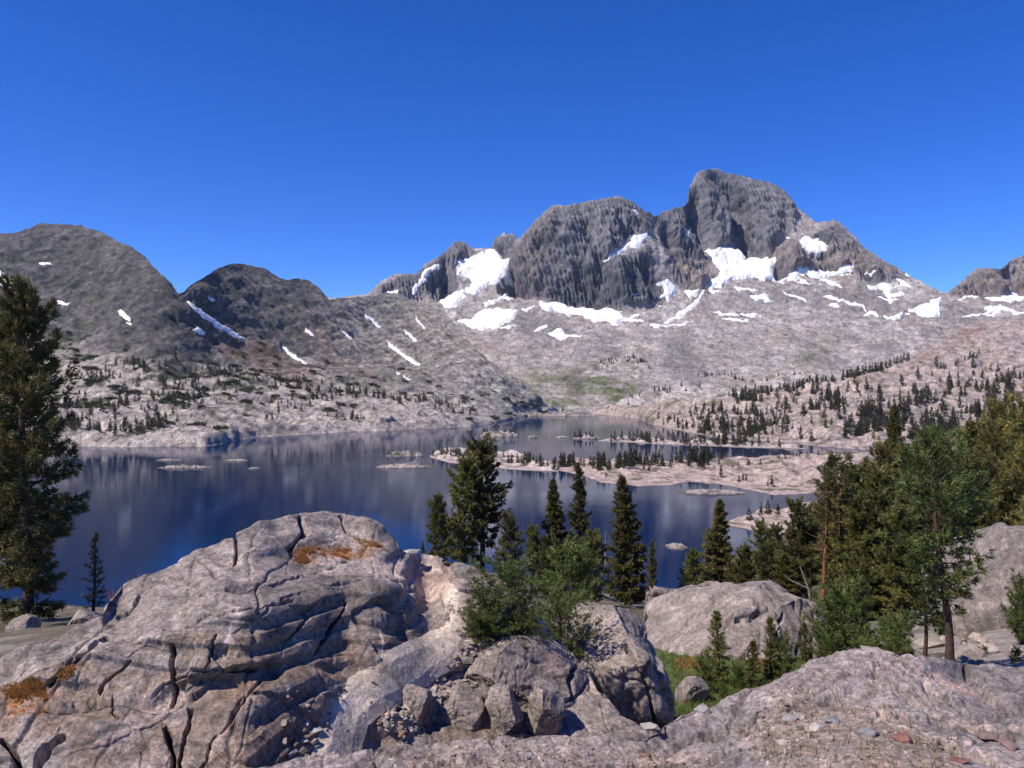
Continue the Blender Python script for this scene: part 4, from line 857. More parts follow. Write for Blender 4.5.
for a in [(306,741,GS,.045,(.46,.43,.41),'white quartz stone left of the gravel trail, upper of the pair'), (333,752,GS,.05,(.58,.55,.53),'brightest white stone at the bottom of the gravel trail'), (320,746,GS,.05,(.2,.2,.21),'blue grey stone between the white stones by the trail'),
          (296,752,GS,.05,(.24,.22,.22),'dark angular stone left of the white quartz stones'), (318,730,GS,.05,(.32,.31,.31),'grey block above the white quartz stones'), (310,722,GS,.04,(.42,.39,.37),'pale chip on the ledge left of the trail'),
          (818,732,SS,.055,(.40,.36,.34),'pale rounded stone on the gritty slab'), (832,722,SS,.045,(.19,.19,.20),'blue grey stone above the pale rounded one on the slab'), (903,746,SS,.05,(.2,.095,.075),'rusty red stone in the gritty patch of the slab'), (960,762,SS,.05,(.15,.07,.06),'dark red stone at the bottom right of the slab'),
          (870,740,SS,.06,(.2,.195,.2),'flat grey stone left of the rusty red one'), (1006,738,SS,.06,(.2,.135,.12),'brown stone under the pale vein at right'), (985,728,SS,.06,(.19,.13,.115),'reddish slab fragment beside the pale vein'), (800,668,SS,.06,(.28,.24,.23),'pinkish stone on the crest of the slab'),
          (868,648,SS,.07,(.30,.25,.23),'flat stone lying on the top of the slab under the leaning pine'), (790,716,SS,.05,(.28,.25,.25),'grey chip left of the gritty patch'), (745,740,SS,.05,(.36,.29,.27),'pink stone on the lower slab'), (412,553,GS,.11,(.4,.37,.35),'white rock perched on the skyline edge of the mound'),
          (650,700,GS,.1,(.36,.33,.31),'whitish stone in the grass under the split boulder'), (700,655,SS,.05,(.3,.28,.27),'small stone at the slab rim by the meadow')]:
    stone(*a, seed=int(a[0]*3+a[1]))
for i in range(46):
    px, py = (rng.uniform(400, 475), rng.uniform(650, 725)) if i < 30 else (rng.uniform(285, 330), rng.uniform(690, 765))
    stone(px, py, GS, rng.uniform(.018, .05), SC[rng.integers(5)], 'angular broken stone among the rubble beside the gravel trail', 100+i, 'rubble stones along the trail')

# ================================================================== trees
def unit(v): return v/(np.linalg.norm(v, axis=-1, keepdims=True)+1e-9)
def tubes(paths, k=6):
    """paths: list of (points(n,3), radii(n)) -> verts, quads"""
    Vs, Fs, o = [], [], 0
    for pts, rad in paths:
        pts = np.asarray(pts); n = len(pts); T = unit(np.gradient(pts, axis=0)); ref = np.array([.3, .9, .1]); A = unit(np.cross(T, ref)); B = np.cross(T, A)
        th = np.linspace(0, 2*np.pi, k, endpoint=False)
        V = pts[:, None]+np.asarray(rad)[:, None, None]*(np.cos(th)[None, :, None]*A[:, None]+np.sin(th)[None, :, None]*B[:, None])
        i = np.arange(n*k).reshape(n, k); j = np.roll(i, -1, 1); Fs.append(np.stack([i[:-1], j[:-1], j[1:], i[1:]], -1).reshape(-1, 4)+o); Vs.append(V.reshape(-1, 3)); o += n*k
    return np.concatenate(Vs), np.concatenate(Fs)
def needles(c, dr, Ln, Wd, K, r, spread=.75, up=.15):
    n = len(c); c = np.repeat(c, K, 0); d0 = np.repeat(dr, K, 0)
    d_ = unit(d0*.8+r.normal(0, spread*.6, (n*K, 3))+np.array([0, 0, up])); ln = Ln*r.uniform(.6, 1.25, (n*K, 1))
    p = unit(np.cross(d_, r.normal(0, 1, (n*K, 3)))); b0 = c+r.normal(0, Ln*.18, (n*K, 3))
    V = np.stack([b0-p*Wd/2, b0+p*Wd/2, b0+d_*ln], 1); return V.reshape(-1, 3)
def tree_meshes(h=8, R=1.4, clear=.12, prof='pine', seed=1, nb=90, nl=.17, nw=.04, K=9, col=(.055, .075, .026), lean=(0, 0), droop=.1, dens=1.0, r0=None, bark=None, bend=.04, bare=0.0, gap=.25):
    """trunk mesh (with limbs) and crown mesh of needle sprays, base at the origin"""
    r = np.random.default_rng(seed); n = 16; t_ = np.linspace(0, 1, n); r0 = r0 or h*.018+.03
    cx = lean[0]*t_*h+bend*h*np.sin(t_*5+seed)*t_*(1-t_); cy = lean[1]*t_*h+bend*h*np.cos(t_*4+seed)*t_*(1-t_)
    tp = np.stack([cx, cy, t_*h*1.0], -1); tp[0, 2] = -.35
    paths = [(tp, r0*(1-t_)**.8*.95+.012)]; paths[0][1][0] *= 1.35
    cen, drs, tone = [], [], []
    for b in range(nb):
        u = clear+(1-clear)*((b+r.uniform(0, 1))/nb)**.92
        v = (u-clear)/(1-clear)
        if prof == 'cone': ln = R*((1-v)**.75*.95+.06)*(.5+.5*min(1, v*7+.35))*r.uniform(.65, 1.1)
        elif prof == 'pine': ln = R*(.35+.75*math.sin(math.pi*min(1, v*.85+.12)))*r.uniform(.45, 1.15)
        elif prof == 'spire': ln = R*((1-v)**.55*.9+.08)*r.uniform(.55, 1.1)
        else: ln = R*(.55+.55*math.sin(math.pi*(v*.8+.1)))*r.uniform(.4, 1.15)
        if r.uniform() < gap*.6 and prof != 'cone': continue
        az = b*2.39996+r.normal(0, .45); el = (-droop+(.75+droop)*v**1.6)+r.normal(0, .16)
        d0 = np.array([math.cos(az)*math.cos(el), math.sin(az)*math.cos(el), math.sin(el)])
        p0 = np.array([np.interp(u, t_, tp[:, 0]), np.interp(u, t_, tp[:, 1]), u*h])
        s_ = np.linspace(0, 1, 5)[:, None]; pts = p0+d0*ln*s_+np.array([0, 0, 1])*(s_**2*ln*.22)
        br = max(.008, r0*.22*(1-u*.6)); paths.append((pts, np.linspace(br, br*.25, 5)))
        if r.uniform() < bare*(1-v)*1.6: continue
        tn = r.uniform(.7, 1.25)
        nt_ = max(4, int(dens*(ln/nl)*2.2)); q = r.uniform(.30 if ln > .5 else .1, 1.02, nt_)
        P_ = p0+d0*ln*q[:, None]+np.array([0, 0, 1])*(q[:, None]**2*ln*.22)
        side = unit(np.cross(d0, [0, 0, 1]))*r.choice([-1, 1], nt_)[:, None]*r.uniform(0, 1, nt_)[:, None]
        off = side*ln*.38*np.clip(1.15-q, .1, 1)[:, None]+np.array([0, 0, 1])*r.normal(.02, .05*ln, nt_)[:, None]
        cen.append(P_+off); drs.append(unit(d0+side*.8)); tone.append(np.full(nt_, tn)*r.uniform(.8, 1.2, nt_))
    nt_ = int(12*dens); q = r.uniform(.93, 1.0, nt_); cen.append(np.stack([np.interp(q, t_, tp[:, 0]), np.interp(q, t_, tp[:, 1]), q*h], -1)); drs.append(np.tile([0, 0, 1.], (nt_, 1))); tone.append(np.ones(nt_))
    cen = np.concatenate(cen); drs = np.concatenate(drs); tone = np.concatenate(tone)
    V = needles(cen, drs, nl, nw, K, r); nf = len(V)//3
    cc = np.array(col)[None]*np.repeat(tone, K*3)[:, None]
    yl = np.repeat(r.uniform(0, 1, len(tone)) < .12, K*3); cc[yl] = cc[yl]*np.array([1.7, 1.35, 1.1])
    tv, tf = tubes(paths)
    return mesh_from('trunk', tv, tf, None, bark or M_bark), mesh_from('crown', V, np.arange(nf*3).reshape(-1, 3), cc, M_leaf, False)
def place_tree(ms, loc, h, wscale=1.0, rot=0.0, label='', group=None, name='pine_tree', cat='tree', base_h=None, hs=None):
    k = h/(base_h or hs)
    root = link(name, None, label=label, category=cat)
    if group: root['group'] = group
    q_ = abs(math.sin(loc[0]*91.7+loc[1]*37.1)); root.location = loc; root.rotation_euler = ((q_-.5)*.10, (math.sin(loc[0]*53.3))*.05, rot); root.scale = (k*wscale, k*wscale, k)
    link('trunk', ms[0], root); link('crown', ms[1], root)
    return root
G_DK = (.130, .124, .045); G_MD = (.150, .155, .046); G_OL = (.175, .165, .048); G_BR = (.125, .160, .046)
PR = {
 'big': (9.4, tree_meshes(9.4, 1.62, .05, 'pine', 11, 190, .20, .048, 11, (.105, .098, .038), dens=1.5, gap=.35, droop=.22)),
 'spireA': (6, tree_meshes(6, 1.15, .04, 'cone', 12, 170, .17, .062, 9, G_DK, dens=1.5)),
 'spireB': (6, tree_meshes(6, 1.0, .06, 'spire', 13, 125, .17, .06, 9, G_DK, dens=1.4, gap=.4)),
 'open': (6, tree_meshes(6, 1.25, .22, 'pine', 14, 95, .19, .062, 11, G_DK, gap=.3, dens=1.5)),
 'openB': (6, tree_meshes(6, 1.35, .12, 'pine', 15, 115, .19, .06, 11, G_MD, gap=.25, dens=1.5)),
 'full': (6, tree_meshes(6, 1.5, .05, 'pine', 16, 160, .19, .06, 10, G_MD, dens=1.4)),
 'bush': (2.2, tree_meshes(2.2, 1.25, .12, 'bush', 17, 95, .16, .036, 9, G_BR, dens=1.2)),
 'dwarf': (1.2, tree_meshes(1.2, 1.05, .06, 'bush', 27, 95, .085, .02, 10, G_BR, dens=.9, r0=.05, bare=.35)),
 'sapling': (2.5, tree_meshes(2.5, .5, .06, 'spire', 18, 80, .11, .028, 9, G_MD, dens=1.2)),
 'thin': (3.6, tree_meshes(3.6, .72, .10, 'spire', 19, 80, .14, .036, 7, (.17, .155, .06), gap=.5)),
 'olive': (6, tree_meshes(6, 1.55, .10, 'pine', 20, 130, .19, .045, 10, (.17, .155, .045), gap=.3, dens=1.1)),
 'lean': (4.2, tree_meshes(4.2, 1.0, .26, 'pine', 21, 105, .15, .034, 11, (.088, .112, .034), lean=(-.14, .0), r0=.09, gap=.3, bend=.09)),
 'twin': (5, tree_meshes(5, .95, .42, 'pine', 22, 65, .16, .045, 9, G_DK, bark=M_redbark, r0=.11, bare=.5)),
 'dark': (6, tree_meshes(6, 1.4, .04, 'pine', 23, 160, .19, .06, 10, (.105, .108, .040), dens=1.4)),
}
def T(kind, px, D, top, label, w=1.0, rot=None, group=None, base=None, name='pine_tree'):
    h0, ms = PR[kind]
    p = ground_near(px, D) if base is None else np.array(at(px, base, D))
    ztop = ZC+(HY-top)/F*D; h = ztop-p[2]
    return place_tree(ms, (p[0], p[1], p[2]-.05), h, w, (px*7.3 % 6.28) if rot is None else rot, label, group, name, hs=h0)
T('big', 28, 24, 291, 'largest dark pine filling the left edge in front of the lake', .86)
T('full', -22, 27, 330, 'dark pine at the very left edge behind the largest one', .9)
T('thin', 93, 30, 534, 'thin sparse sapling standing right of the large left pine', .8)
cg = 'pines on the shore slope behind the dwarf pine'
T('open', 482, 46, 446, 'tallest open-crowned pine of the central group, bare trunk showing', 1.0, 1.2)
T('openB', 462, 45, 462, 'bushy pine leaning against the tallest central pine on its left', .95)
T('full', 440, 43, 500, 'small pine at the left end of the central group', .7)
T('dark', 510, 40, 516, 'short dark pine right of the tallest central pine', .9)
T('full', 534, 44, 528, 'low pine between the short dark one and the first spire', .8)
T('spireA', 555, 48, 480, 'first slender spire of the central group, left of the taller spire', 1.0)
T('spireB', 581, 47, 466, 'narrowest tall spire at the centre of the group', .85)
T('spireA', 628, 44, 478, 'dense conical pine at the right of the central group by the split boulder', 1.05)
T('spireB', 652, 40, 540, 'slim young conifer right of the dense conical pine', .8)
T('full', 596, 38, 534, 'round green pine below the narrow spire', .9)
T('bush', 572, 30, 556, 'low bright pine thicket under the spires', 1.0)
T('dark', 548, 34, 540, 'dark little pine behind the dwarf pine', .8)
T('spireB', 421, 42, 541, 'tiny conifer tip peeping over the mound', .8)
# dwarf pine on the mound
p = surf(GS, 512, 628)
ms = PR['dwarf'][1]
dp = place_tree(ms, (p[0], p[1]+.1, p[2]-.05), .58, .95, .4, 'bright green dwarf pine growing from the rock beside the trail', hs=1.2, name='dwarf_pine')
p2 = at(560, 656, 9.9); place_tree(ms, (p2[0], p2[1], p2[2]), .58, .95, 2.4, 'right half of the dwarf pine thicket against the split boulder', hs=1.2, name='dwarf_pine')
p3 = surf(GS, 488, 642); place_tree(ms, (p3[0], p3[1], p3[2]), .4, 1.0, 4.4, 'knee-high pine shoot at the left foot of the dwarf pine', hs=1.2, name='dwarf_pine')
for px, py, h_, a_, lb in [(478, 640, .22, 1.1, 'small pine shoot on the gravel just left of the dwarf pine'), (525, 652, .34, 2.2, 'low shoot in front of the dwarf pine, between its two halves')]:
    q = surf(GS, px, py); place_tree(ms, (q[0], q[1], q[2]), h_, 1.3, a_, lb, hs=1.2, name='dwarf_pine')
# meadow saplings
for i, (px, D, top, k, w_, lb) in enumerate([(718, 15, 612, 'sapling', 1.1, 'tallest young pine in the small meadow'), (706, 14.2, 664, 'bush', .7, 'bushy young pine at the left of the meadow cluster'), (738, 14.5, 668, 'bush', .7, 'rounded young pine in the middle of the meadow cluster'), (752, 14.8, 640, 'sapling', 1.3, 'second young pine right of the tallest meadow sapling'),
      (772, 15, 618, 'sapling', 1.0, 'slim meadow sapling against the dome boulder'), (785, 15, 645, 'bush', .6, 'low pine at the right end of the meadow cluster'), (724, 13.6, 684, 'bush', .6, 'lowest bush of the meadow cluster by the slab edge'), (826, 17, 640, 'bush', .9, 'bright low pine at the right foot of the dome boulder'), (806, 18, 622, 'sapling', 1.2, 'small pine touching the right side of the dome boulder')]):
    T(k, px, D, top, lb, w_)
# right-hand stand
for a in [('spireA', 716, 50, 500, 'pointed pine standing alone at the left end of the right-hand stand', 1.15), ('full', 690, 46, 552, 'round low pine left of the pointed one by the lake', .9), ('full', 742, 44, 548, 'broad pine right of the pointed lakeside one', 1.0), ('dark', 766, 42, 545, 'dark pine above the dome boulder', 1.0), ('full', 785, 38, 556, 'low green pine just above the dome boulder top', 1.0),
          ('twin', 823, 31, 478, 'left of two red-trunked pines', .8), ('twin', 838, 31.5, 466, 'right of two red-trunked pines, slightly taller', .9), ('dark', 800, 40, 505, 'grey green pine left of the red-trunked pair', .9), ('spireB', 831, 52, 455, 'slim spire rising behind the red-trunked pair', 1.0), ('spireA', 893, 70, 408, 'dark spire against the pale slopes, highest in mid stand', .8),
          ('openB', 862, 40, 470, 'shaggy pine right of the red-trunked pair', 1.0), ('dark', 880, 30, 500, 'dark pine filling the gap left of the leaning pine', 1.0), ('full', 912, 42, 452, 'bright bushy pine behind the leaning pine', 1.0), ('openB', 945, 48, 440, 'tall pine behind the leaning pine to its right', 1.0), ('full', 975, 44, 430, 'pine above the big right-edge boulder', 1.0),
          ('olive', 1034, 24, 358, 'tall olive green pine at the right edge', .62), ('olive', 1078, 17, 420, 'nearest olive pine reaching in from the right edge', .8), ('olive', 994, 34, 408, 'olive pine left of the tall right-edge one', .62), ('full', 860, 24, 560, 'leafy low pine at the foot of the shaggy one', .9), ('bush', 845, 19, 598, 'dense shrubby pine right of the dome boulder', 1.0), ('bush', 900, 17.5, 622, 'low pine shrub under the leaning pine', .8),
          ('bush', 985, 16, 646, 'low pine scrub at the right edge of the slab', .7), ('bush', 1015, 14, 648, 'rightmost pine scrub by the slab corner', .7), ('bush', 1022, 17, 592, 'bright pine branchy shrub in front of the right boulder', .7)]:
    T(a[0], a[1], a[2], a[3], a[4], a[5])
for a in [('full', 868, 30, 505, 'rounded bright pine left of the leaning pine', .95), ('openB', 884, 33, 476, 'shaggy tall pine showing over the rounded bright one', .95), ('full', 902, 27, 512, 'bushy pine directly behind the leaning trunk', 1.0), ('dark', 922, 30, 486, 'dark pine right behind the leaning crown', 1.0), ('openB', 962, 32, 462, 'open pine above the left corner of the big right-edge boulder', .9), ('full', 850, 33, 498, 'pine filling the gap right of the red-trunked pair', .9), ('olive', 940, 36, 440, 'olive pine between the leaning crown and the right-edge pines', .7), ('dark', 985, 40, 455, 'dark pine over the crest of the big right-edge boulder', .95), ('full', 1008, 34, 470, 'pine half hidden behind the top of the right-edge boulder', .9)]:
    T(a[0], a[1], a[2], a[3], a[4], a[5])
T('lean', 950, 13, 440, 'leaning pine with a dark bent trunk at the slab edge', .82, 0.0, base=656)
T('lean', 925, 13.6, 545, 'smaller crooked pine beside the leaning one', .9, 0.5, base=652)
sg = 'pines in the dense right-hand stand'
for i in range(78):
    px = rng.uniform(720, 1080); D = math.exp(rng.uniform(math.log(26), math.log(230)))
    if px < 850 and D > 110 or px < 760 and D < 38 or (900 < px and D < 34): continue
    if 780 < px < 862 and D < 36: continue
    if px > 940 and D < 60 and rng.uniform() < .5: continue
    p = ground_near(px, D)
    if p[2] < 3: continue
    h = (rng.uniform(5, 8.5) if D > 50 else rng.uniform(2.6, 5.2))*(.62 if px < 800 else 1); k = ['dark', 'full', 'spireA', 'openB', 'open', 'spireB', 'olive'][rng.integers(7)]
    place_tree(PR[k][1], (p[0], p[1], p[2]-.1), h, rng.uniform(.8, 1.05), rng.uniform(0, 6), 'dark green pine among many in the dense stand on the right slope', sg, hs=PR[k][0])
for i in range(7):
    px = rng.uniform(850, 1050); D = rng.uniform(13, 24); p = ground_near(px, D)
    place_tree(PR['bush'][1], (p[0], p[1], p[2]-.05), rng.uniform(.35, .75), rng.uniform(.9, 1.4), rng.uniform(0, 6), 'low pine scrub among rubble at the foot of the leaning pine', 'pine scrub on the rubble slope at right', hs=2.2, name='pine_shrub', cat='shrub')
for i in range(40):
    px = rng.uniform(860, 1050); D = rng.uniform(12.5, 22); p = ground_near(px, D); q_ = rng.lognormal(-2.0, .5); V, f = stone_mesh(400+i)
    o = link('stone', mesh_from('stone', V*q_, f, np.repeat(np.array([SC[i % 3]])*1.1, len(V), 0), M_stone, False), label='pale broken rock on the rubble slope behind the slab at right', category='stone', group='rubble blocks behind the slab')
    o.location = Vector(p)+Vector((0, 0, q_*.25)); o.rotation_euler = (0, 0, i)
# dead snag
pts = [np.array(at(606, 575, 42)), np.array(at(605, 552, 42)), np.array(at(606, 530, 42))]
pth = [(np.array(pts), [.05, .035, .012]), (np.array([pts[1], np.array(at(600, 544, 42)), np.array(at(597, 536, 42))]), [.02, .014, .006]), (np.array([pts[1]+[0, 0, .3], np.array(at(610, 540, 42))]), [.018, .006])]
v_, f_ = tubes(pth, 5); link('dead_tree', mesh_from('dead_tree', v_, f_, None, M_dead), label='bare white dead snag between the central spires', category='dead tree')
# dead limbs near the red-trunked pair
o3 = np.array(at(812, 612, 30.0)); e3 = np.array(at(800, 566, 30.0))
v_, f_ = tubes([(np.array([o3, (o3+e3)/2+[.1, 0, 0], e3]), [.06, .045, .02]), (np.array([(o3+e3)/2+[.1, 0, 0], np.array(at(790, 580, 30)), np.array(at(783, 574, 30))]), [.035, .025, .01])], 6)
link('dead_tree', mesh_from('dead_tree', v_, f_, None, M_dead), label='grey leafless snag left of the red-trunked pines', category='dead tree')

# reddish dry shrubs on the mound's skyline
def twigs(seed, n, h, spread):
    r = np.random.default_rng(seed); pth = []
    for i in range(n):
        a = r.uniform(0, 6.28); t1 = np.array([math.cos(a)*spread*r.uniform(.3, 1), math.sin(a)*spread*r.uniform(.3, 1), h*r.uniform(.6, 1)])
        pth.append((np.array([[0, 0, -.1], t1*.5+r.normal(0, .05*h, 3), t1]), [.012*h, .008*h, .004*h]))
        for k in range(4):
            b0 = t1*r.uniform(.4, .9); pth.append((np.array([b0, b0+r.normal(0, .22*h, 3)+[0, 0, .12*h]]), [.006*h, .003*h]))
    return tubes(pth, 4)
M_twig = plain_mat('dry_twigs', (.22, .10, .085), .9, .3)
for px, D, h, lb in [(140, 11.5, .26, 'reddish leafless shrub on the mound edge, right of the sapling'), (116, 11, .2, 'smaller reddish dry shrub nearest the thin sapling')]:
    v_, f_ = twigs(int(px), 26, h, h*.6); o = link('dry_shrub', mesh_from('dry_shrub', v_, f_, None, M_twig), label=lb, category='shrub')
    j = int(np.interp(px, GS.px, np.arange(GS.C))); o.location = Vector(GS.P[GS.rows+2, j])

# ------------------------------------------------------------------ grass
def blades(pts, h, wd, seed, cols, name, K=5, **props):
    r = np.random.default_rng(seed); n = len(pts)*K; c = np.repeat(pts, K, 0)+r.normal(0, h*.25, (n, 3))*[1, 1, .05]
    d_ = unit(np.stack([r.normal(0, .35, n), r.normal(0, .35, n), np.ones(n)], -1)); ln = h*r.uniform(.5, 1.2, (n, 1)); a = r.uniform(0, 3.14, n); p_ = np.stack([np.cos(a), np.sin(a), a*0], -1)*wd/2
    V = np.stack([c-p_, c+p_, c+d_*ln], 1).reshape(-1, 3); ci = np.array(cols)[r.integers(len(cols), size=n)]*r.uniform(.75, 1.25, (n, 1))
    link(name, mesh_from(name, V, np.arange(n*3).reshape(-1, 3), np.repeat(ci, 3, 0), M_grass, False), **props)
pp = []
while len(pp) < 5200:
    px, D = rng.uniform(630, 850), math.exp(rng.uniform(math.log(11), math.log(27)))
    py = near_py(np.array([px]), np.array([D]))[0]
    if 636 < py < 745 and px > 640: pp.append((px, D))
pp = np.array(pp); blades(near_xyz(pp[:, 0], pp[:, 1]), .11, .012, 5, [(.11, .17, .035), (.09, .14, .03), (.18, .17, .055), (.14, .17, .04)], 'meadow_grass', 6, kind='stuff')
def region_pts(S, pg, n, r, soft=3):
    m_ = poly(S.PX, S.PY, pg, soft); nz = sst(-.02, .18, fbm(S.P, .3, 4, .6, 499)); return sample_mask(S, (m_ > .5)*(nz+.04), n, r)
for pg, n, cs in [([(0,682),(30,676),(50,688),(45,705),(0,712)], 500, 0), ([(58,668),(72,664),(74,676),(60,682)], 140, 0), ([(290,548),(330,546),(372,547),(376,553),(330,556),(300,556)], 500, 0), ([(352,537),(372,540),(380,546),(362,546)], 120, 0), ([(425,672),(432,668),(436,678),(428,682)], 30, 1)]:
    blades(region_pts(GS, pg, n*2, rng), .03, .007, n, [(.42, .20, .06), (.36, .16, .05), (.45, .26, .10)] if cs == 0 else [(.10, .13, .04)], 'dry_grass', 5, kind='stuff')
pl = []
for px, D in [(690, 17.2), (697, 17), (684, 17.5), (756, 17.6), (764, 17.4)]:
    for k in range(60): pl.append((px+rng.normal(0, 4), D+rng.normal(0, .35)))
pl = np.array(pl); blades(near_xyz(pl[:, 0], pl[:, 1]), .09, .012, 8, [(.40, .19, .06), (.36, .20, .08)], 'dry_grass', 6, kind='stuff')
blades(sample_mask(SS, grit, 420, rng), .035, .006, 9, [(.36, .26, .15), (.30, .20, .12), (.18, .16, .08)], 'dry_grass', 5, kind='stuff')

# ------------------------------------------------------------------ distant conifers
def far_tree(seed, slim):
    r = np.random.default_rng(seed); n = 62; u_ = r.uniform(.06, 1, n)**.95; a = r.uniform(0, 6.28, n)
    rad = (.22 if slim else .30)*((1-u_)**.75*(.85+.3*np.sin(u_*23+seed))+.06)*r.uniform(.6, 1.1, n)
    c = np.stack([np.cos(a)*rad*.55, np.sin(a)*rad*.55, u_*.93], -1); dr = unit(np.stack([np.cos(a), np.sin(a), .1+u_*.9], -1))
    V = needles(c, dr, .12, .05, 7, r, .6, .05); q_ = np.repeat(c, 7, 0)[:, None]; V = (q_+(V.reshape(-1, 3, 3)-q_)*np.repeat(.45+.75*(1-u_), 7)[:, None, None]).reshape(-1, 3); nf = len(V)//3
    tv, tf = tubes([(np.array([[0, 0, -.12], [0, 0, .5], [0, 0, .95]]), [.02, .012, .004])], 4)
    tri = np.concatenate([tf[:, :3], tf[:, [0, 2, 3]]])
    V2 = np.concatenate([V, tv]); f2 = np.concatenate([np.arange(nf*3).reshape(-1, 3), tri+len(V)])
    cc = np.concatenate([np.array([(.078, .078, .046)])*np.repeat(r.uniform(.7, 1.35, nf), 3)[:, None], np.tile([(.08, .055, .04)], (len(tv), 1))])
    return V2, f2, cc
FT = [far_tree(900+i, i % 3 != 0) for i in range(6)]; FM = [mesh_from('pine_tree', a_, b_, c_, M_leaf, False) for a_, b_, c_ in FT]
spots = []
def grove(S, pg, n, h0, h1, label, group, r=rng):
    xs = [q[0] for q in pg]; ys = [q[1] for q in pg]; k = 0; tries = 0; cs = [(r.uniform(min(xs), max(xs)), r.uniform(min(ys), max(ys)), r.uniform(4, 16)) for _ in range(max(3, n//7))]
    while k < n and tries < n*40:
        tries += 1; px, py = r.uniform(min(xs), max(xs)), r.uniform(min(ys), max(ys))
        if r.uniform() < .75: q_ = cs[r.integers(len(cs))]; px, py = q_[0]+r.normal(0, q_[2]), q_[1]+r.normal(0, q_[2]*.28)
        if poly(np.array([px]), np.array([py]), pg, .5)[0] < .5: continue
        p = surf(S, px, py)
        if p[2] < .2: continue
        spots.append((h0*(h1/h0)**r.uniform(0, 1), p, label, group)); k += 1
def row(S, pts, n, h0, h1, label, group, jit=3, r=rng):
    p = np.array(pts, float); L_ = np.r_[0, np.cumsum(np.hypot(*np.diff(p, axis=0).T))]
    for q in r.uniform(0, L_[-1], n):
        px, py = np.interp(q, L_, p[:, 0])+r.normal(0, jit), np.interp(q, L_, p[:, 1])+r.normal(0, jit*.6); po = surf(S, px, py)
        if po[2] > .2: spots.append((h0*(h1/h0)**r.uniform(0, 1), po, label, group))
gR = 'conifers scattered over the right granite slope'
lR = 'small dark conifer among many scattered over the pale granite slope right of the lake'
grove(RS, [(700,438),(780,441),(900,446),(1000,440),(1040,385),(990,372),(930,374),(880,384),(800,395),(740,405),(690,420)], 340, 9, 19, lR, gR)
grove(RS, [(850,446),(1000,446),(1040,400),(1000,385),(930,402),(870,425)], 190, 10, 19, 'dark conifer in the thick woods at the foot of the right slope', 'thick woods at the foot of the right slope')
grove(RS, [(650,425),(720,438),(790,443),(800,415),(720,410),(660,412)], 110, 7, 14, lR, gR)
lB = 'tiny conifer in the slanting band along the foot of the upper right slope'
row(RS, [(730,402),(790,392),(830,385),(880,374),(905,362)], 110, 10, 18, lB, 'slanting band of conifers on the right', 4)
row(RS, [(953,372),(965,366),(980,358)], 12, 7, 12, 'tiny conifer in the short isolated row high on the right slope', 'short row of conifers high on the right', 2)
lM = 'tiny conifer on the grey knolls above the lake head'
row(KB, [(600,366),(625,358),(650,364)], 26, 9, 15, lM, 'conifers above the lake head', 3); row(KC, [(755,381),(790,374),(825,381)], 16, 8, 14, lM, 'conifers above the lake head', 2)
row(KA, [(620,402),(665,390),(700,387)], 18, 9, 15, lM, 'conifers above the lake head', 2); row(MS, [(700,378),(740,378),(760,384)], 18, 9, 15, lM, 'conifers above the lake head', 3)
lP = 'small conifer in the line along the pale peninsula'
gP = 'conifers along the peninsula and bars'
row(PSh, [(558,466),(600,467),(650,466),(700,464),(725,461)], 110, 6, 13, lP, gP, 3.5); row(PSh, [(700,466),(760,463),(790,459),(850,456)], 22, 3, 6, lP, gP, 3); row(PSh, [(720,474),(745,480),(770,486)], 7, 4, 8, lP, gP, 3)
row(CSh, [(436,455),(470,454)], 20, 4, 8, 'small conifer on the white rocks left of the tallest central pine', gP, 3); row(CSh, [(490,460),(525,462),(555,467)], 30, 5, 9, lP, gP, 3)
row(ZSh, [(604,440),(650,441),(700,443),(745,445.5),(795,448.5)], 46, 7, 15, 'small conifer on the rocky strip beyond the peninsula', 'conifers on the far rocky strip', 2)
row(QSh, [(745,522),(790,512),(830,508)], 6, 4, 8, 'small conifer on the near pink headland', gP, 3)
gI = 'bushes and conifers on the islets'
for (x0, x1, py, hh), n, s0, s1 in [((480,518,433,0), 12, 6, 14), ((574,598,436,0), 10, 6, 11), ((388,424,453,0), 8, 3, 5), ((160,200,467,0), 6, 2, 3)]:
    for i in range(n):
        px = rng.uniform(x0, x1); Y = 60*F/(py+3-HY)+5; q = at(px, py+1, Y); spots.append((s0*(s1/s0)**rng.uniform(0, 1), np.array([q[0], q[1], .6]), 'low conifer on one of the rocky islets', gI))
gL = 'conifers on the left lakeshore'
lL = 'small dark conifer scattered over the pale rocks of the left shore'
grove(LS, [(60,440),(150,440),(200,420),(240,400),(230,375),(150,360),(100,370),(60,390)], 230, 7, 16, lL, gL)
row(LS, [(190,372),(240,380),(300,388),(330,395),(400,406),(470,416)], 130, 8, 15, 'dark conifer in the band crossing the foot of the left hills', 'band of conifers under the left hills', 4)
grove(LS, [(250,430),(330,428),(430,424),(430,412),(330,402),(250,405)], 40, 6, 12, lL, gL); row(LS, [(310,400),(330,402)], 10, 8, 14, 'tall dark conifer in the little clump above the left shore', 'clump above the left shore', 4)
def app(s): return s[0]/s[1][1]
spots.sort(key=app, reverse=True)
for h, p, lb, gp in spots[:225]:
    o = link('pine_tree', FM[rng.integers(6)], label=lb, category='tree', group=gp); w_ = rng.uniform(.7, 1.35); o.location = p; o.scale = (h*w_, h*w_, h*rng.uniform(.8, 1.2)); o.rotation_euler = (0, 0, rng.uniform(0, 6.28))
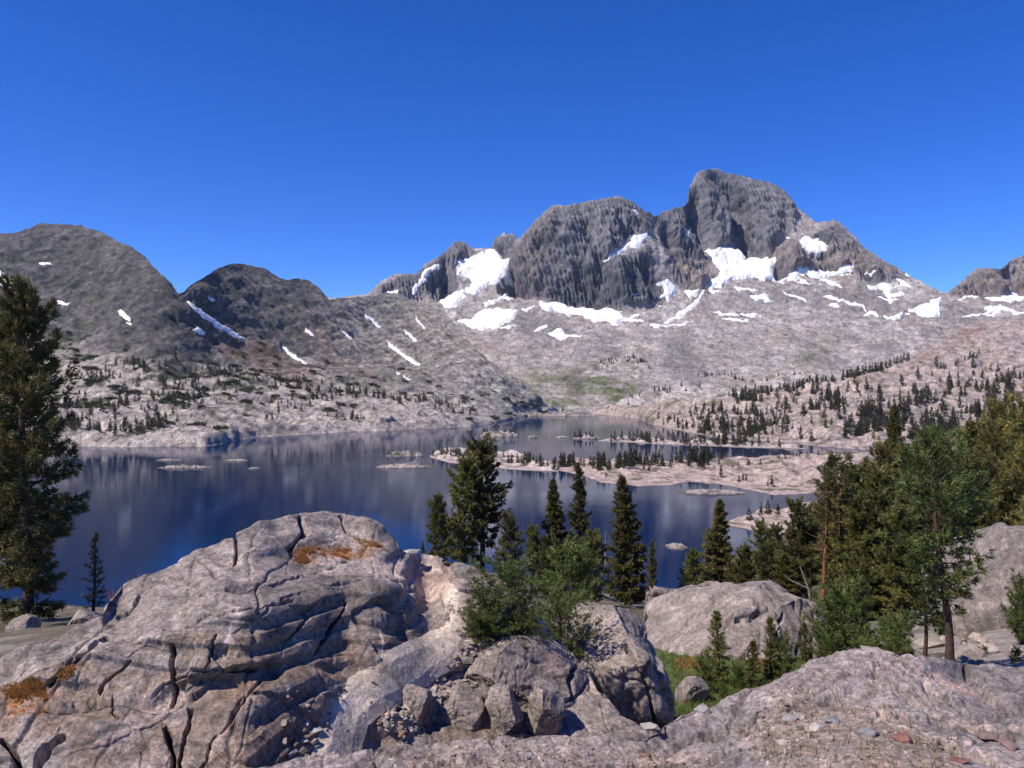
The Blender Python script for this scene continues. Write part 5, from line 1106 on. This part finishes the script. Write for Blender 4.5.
def merged(name, items, protos, **props):
    Vs, Fs, Cs, o = [], [], [], 0
    for h, p in items:
        V, f, c = protos[rng.integers(len(protos))]; W = (V*h) @ rotz(rng.uniform(0, 6.28)).T+p; Vs.append(W); Fs.append(f+o); Cs.append(c); o += len(W)
    link(name, mesh_from(name, np.concatenate(Vs), np.concatenate(Fs), np.concatenate(Cs), M_leaf, False), **props)
merged('distant_forest', [(s[0], s[1]) for s in spots[225:]], FT, kind='stuff')
# ground-hugging scrub on the left hills and flats
def scrub_proto(seed):
    r = np.random.default_rng(seed); n = 26; a = r.uniform(0, 6.28, n); q = np.sqrt(r.uniform(0, 1, n)); c = np.stack([np.cos(a)*q, np.sin(a)*q, .1+.25*r.uniform(0, 1, n)], -1)
    V = needles(c, np.tile([0, 0, 1.], (n, 1)), .5, .22, 6, r, 1.3, .2); nf = len(V)//3
    return V, np.arange(nf*3).reshape(-1, 3), np.array([(.055, .062, .030)])*np.repeat(r.uniform(.7, 1.4, nf), 3)[:, None]
SP = [scrub_proto(950+i) for i in range(4)]; it = []
for k in range(420):
    q = sample_mask(LS, LS.scrub*(LS.v < .6), 1, rng)[0] if k == 0 else None
    if k == 0: allq = sample_mask(LS, LS.scrub*(LS.v < .6), 420, rng)
    it.append((rng.uniform(2.5, 7.0), allq[k]))
merged('scrub', it, SP, kind='stuff')
# ------------------------------------------------------------------ thin mountain air
bx = bpy.data.meshes.new('haze'); x0, x1, y0, y1, z0, z1 = -5000, 5000, -300, 5200, -26, 1200
bx.from_pydata([(x, y, z) for z in (z0, z1) for y in (y0, y1) for x in (x0, x1)], [], [(0, 2, 3, 1), (4, 5, 7, 6), (0, 1, 5, 4), (2, 6, 7, 3), (0, 4, 6, 2), (1, 3, 7, 5)])
hm = bpy.data.materials.new('haze'); hm.use_nodes = True; ht = hm.node_tree; ht.nodes.clear()
pv = ht.nodes.new('ShaderNodeVolumePrincipled'); pv.inputs['Density'].default_value = 1.7e-5; pv.inputs['Color'].default_value = (.5, .72, 1.0, 1); pv.inputs['Anisotropy'].default_value = 0.2
ho = ht.nodes.new('ShaderNodeOutputMaterial'); ht.links.new(pv.outputs[0], ho.inputs['Volume']); bx.materials.append(hm)
link('haze', bx, kind='stuff')
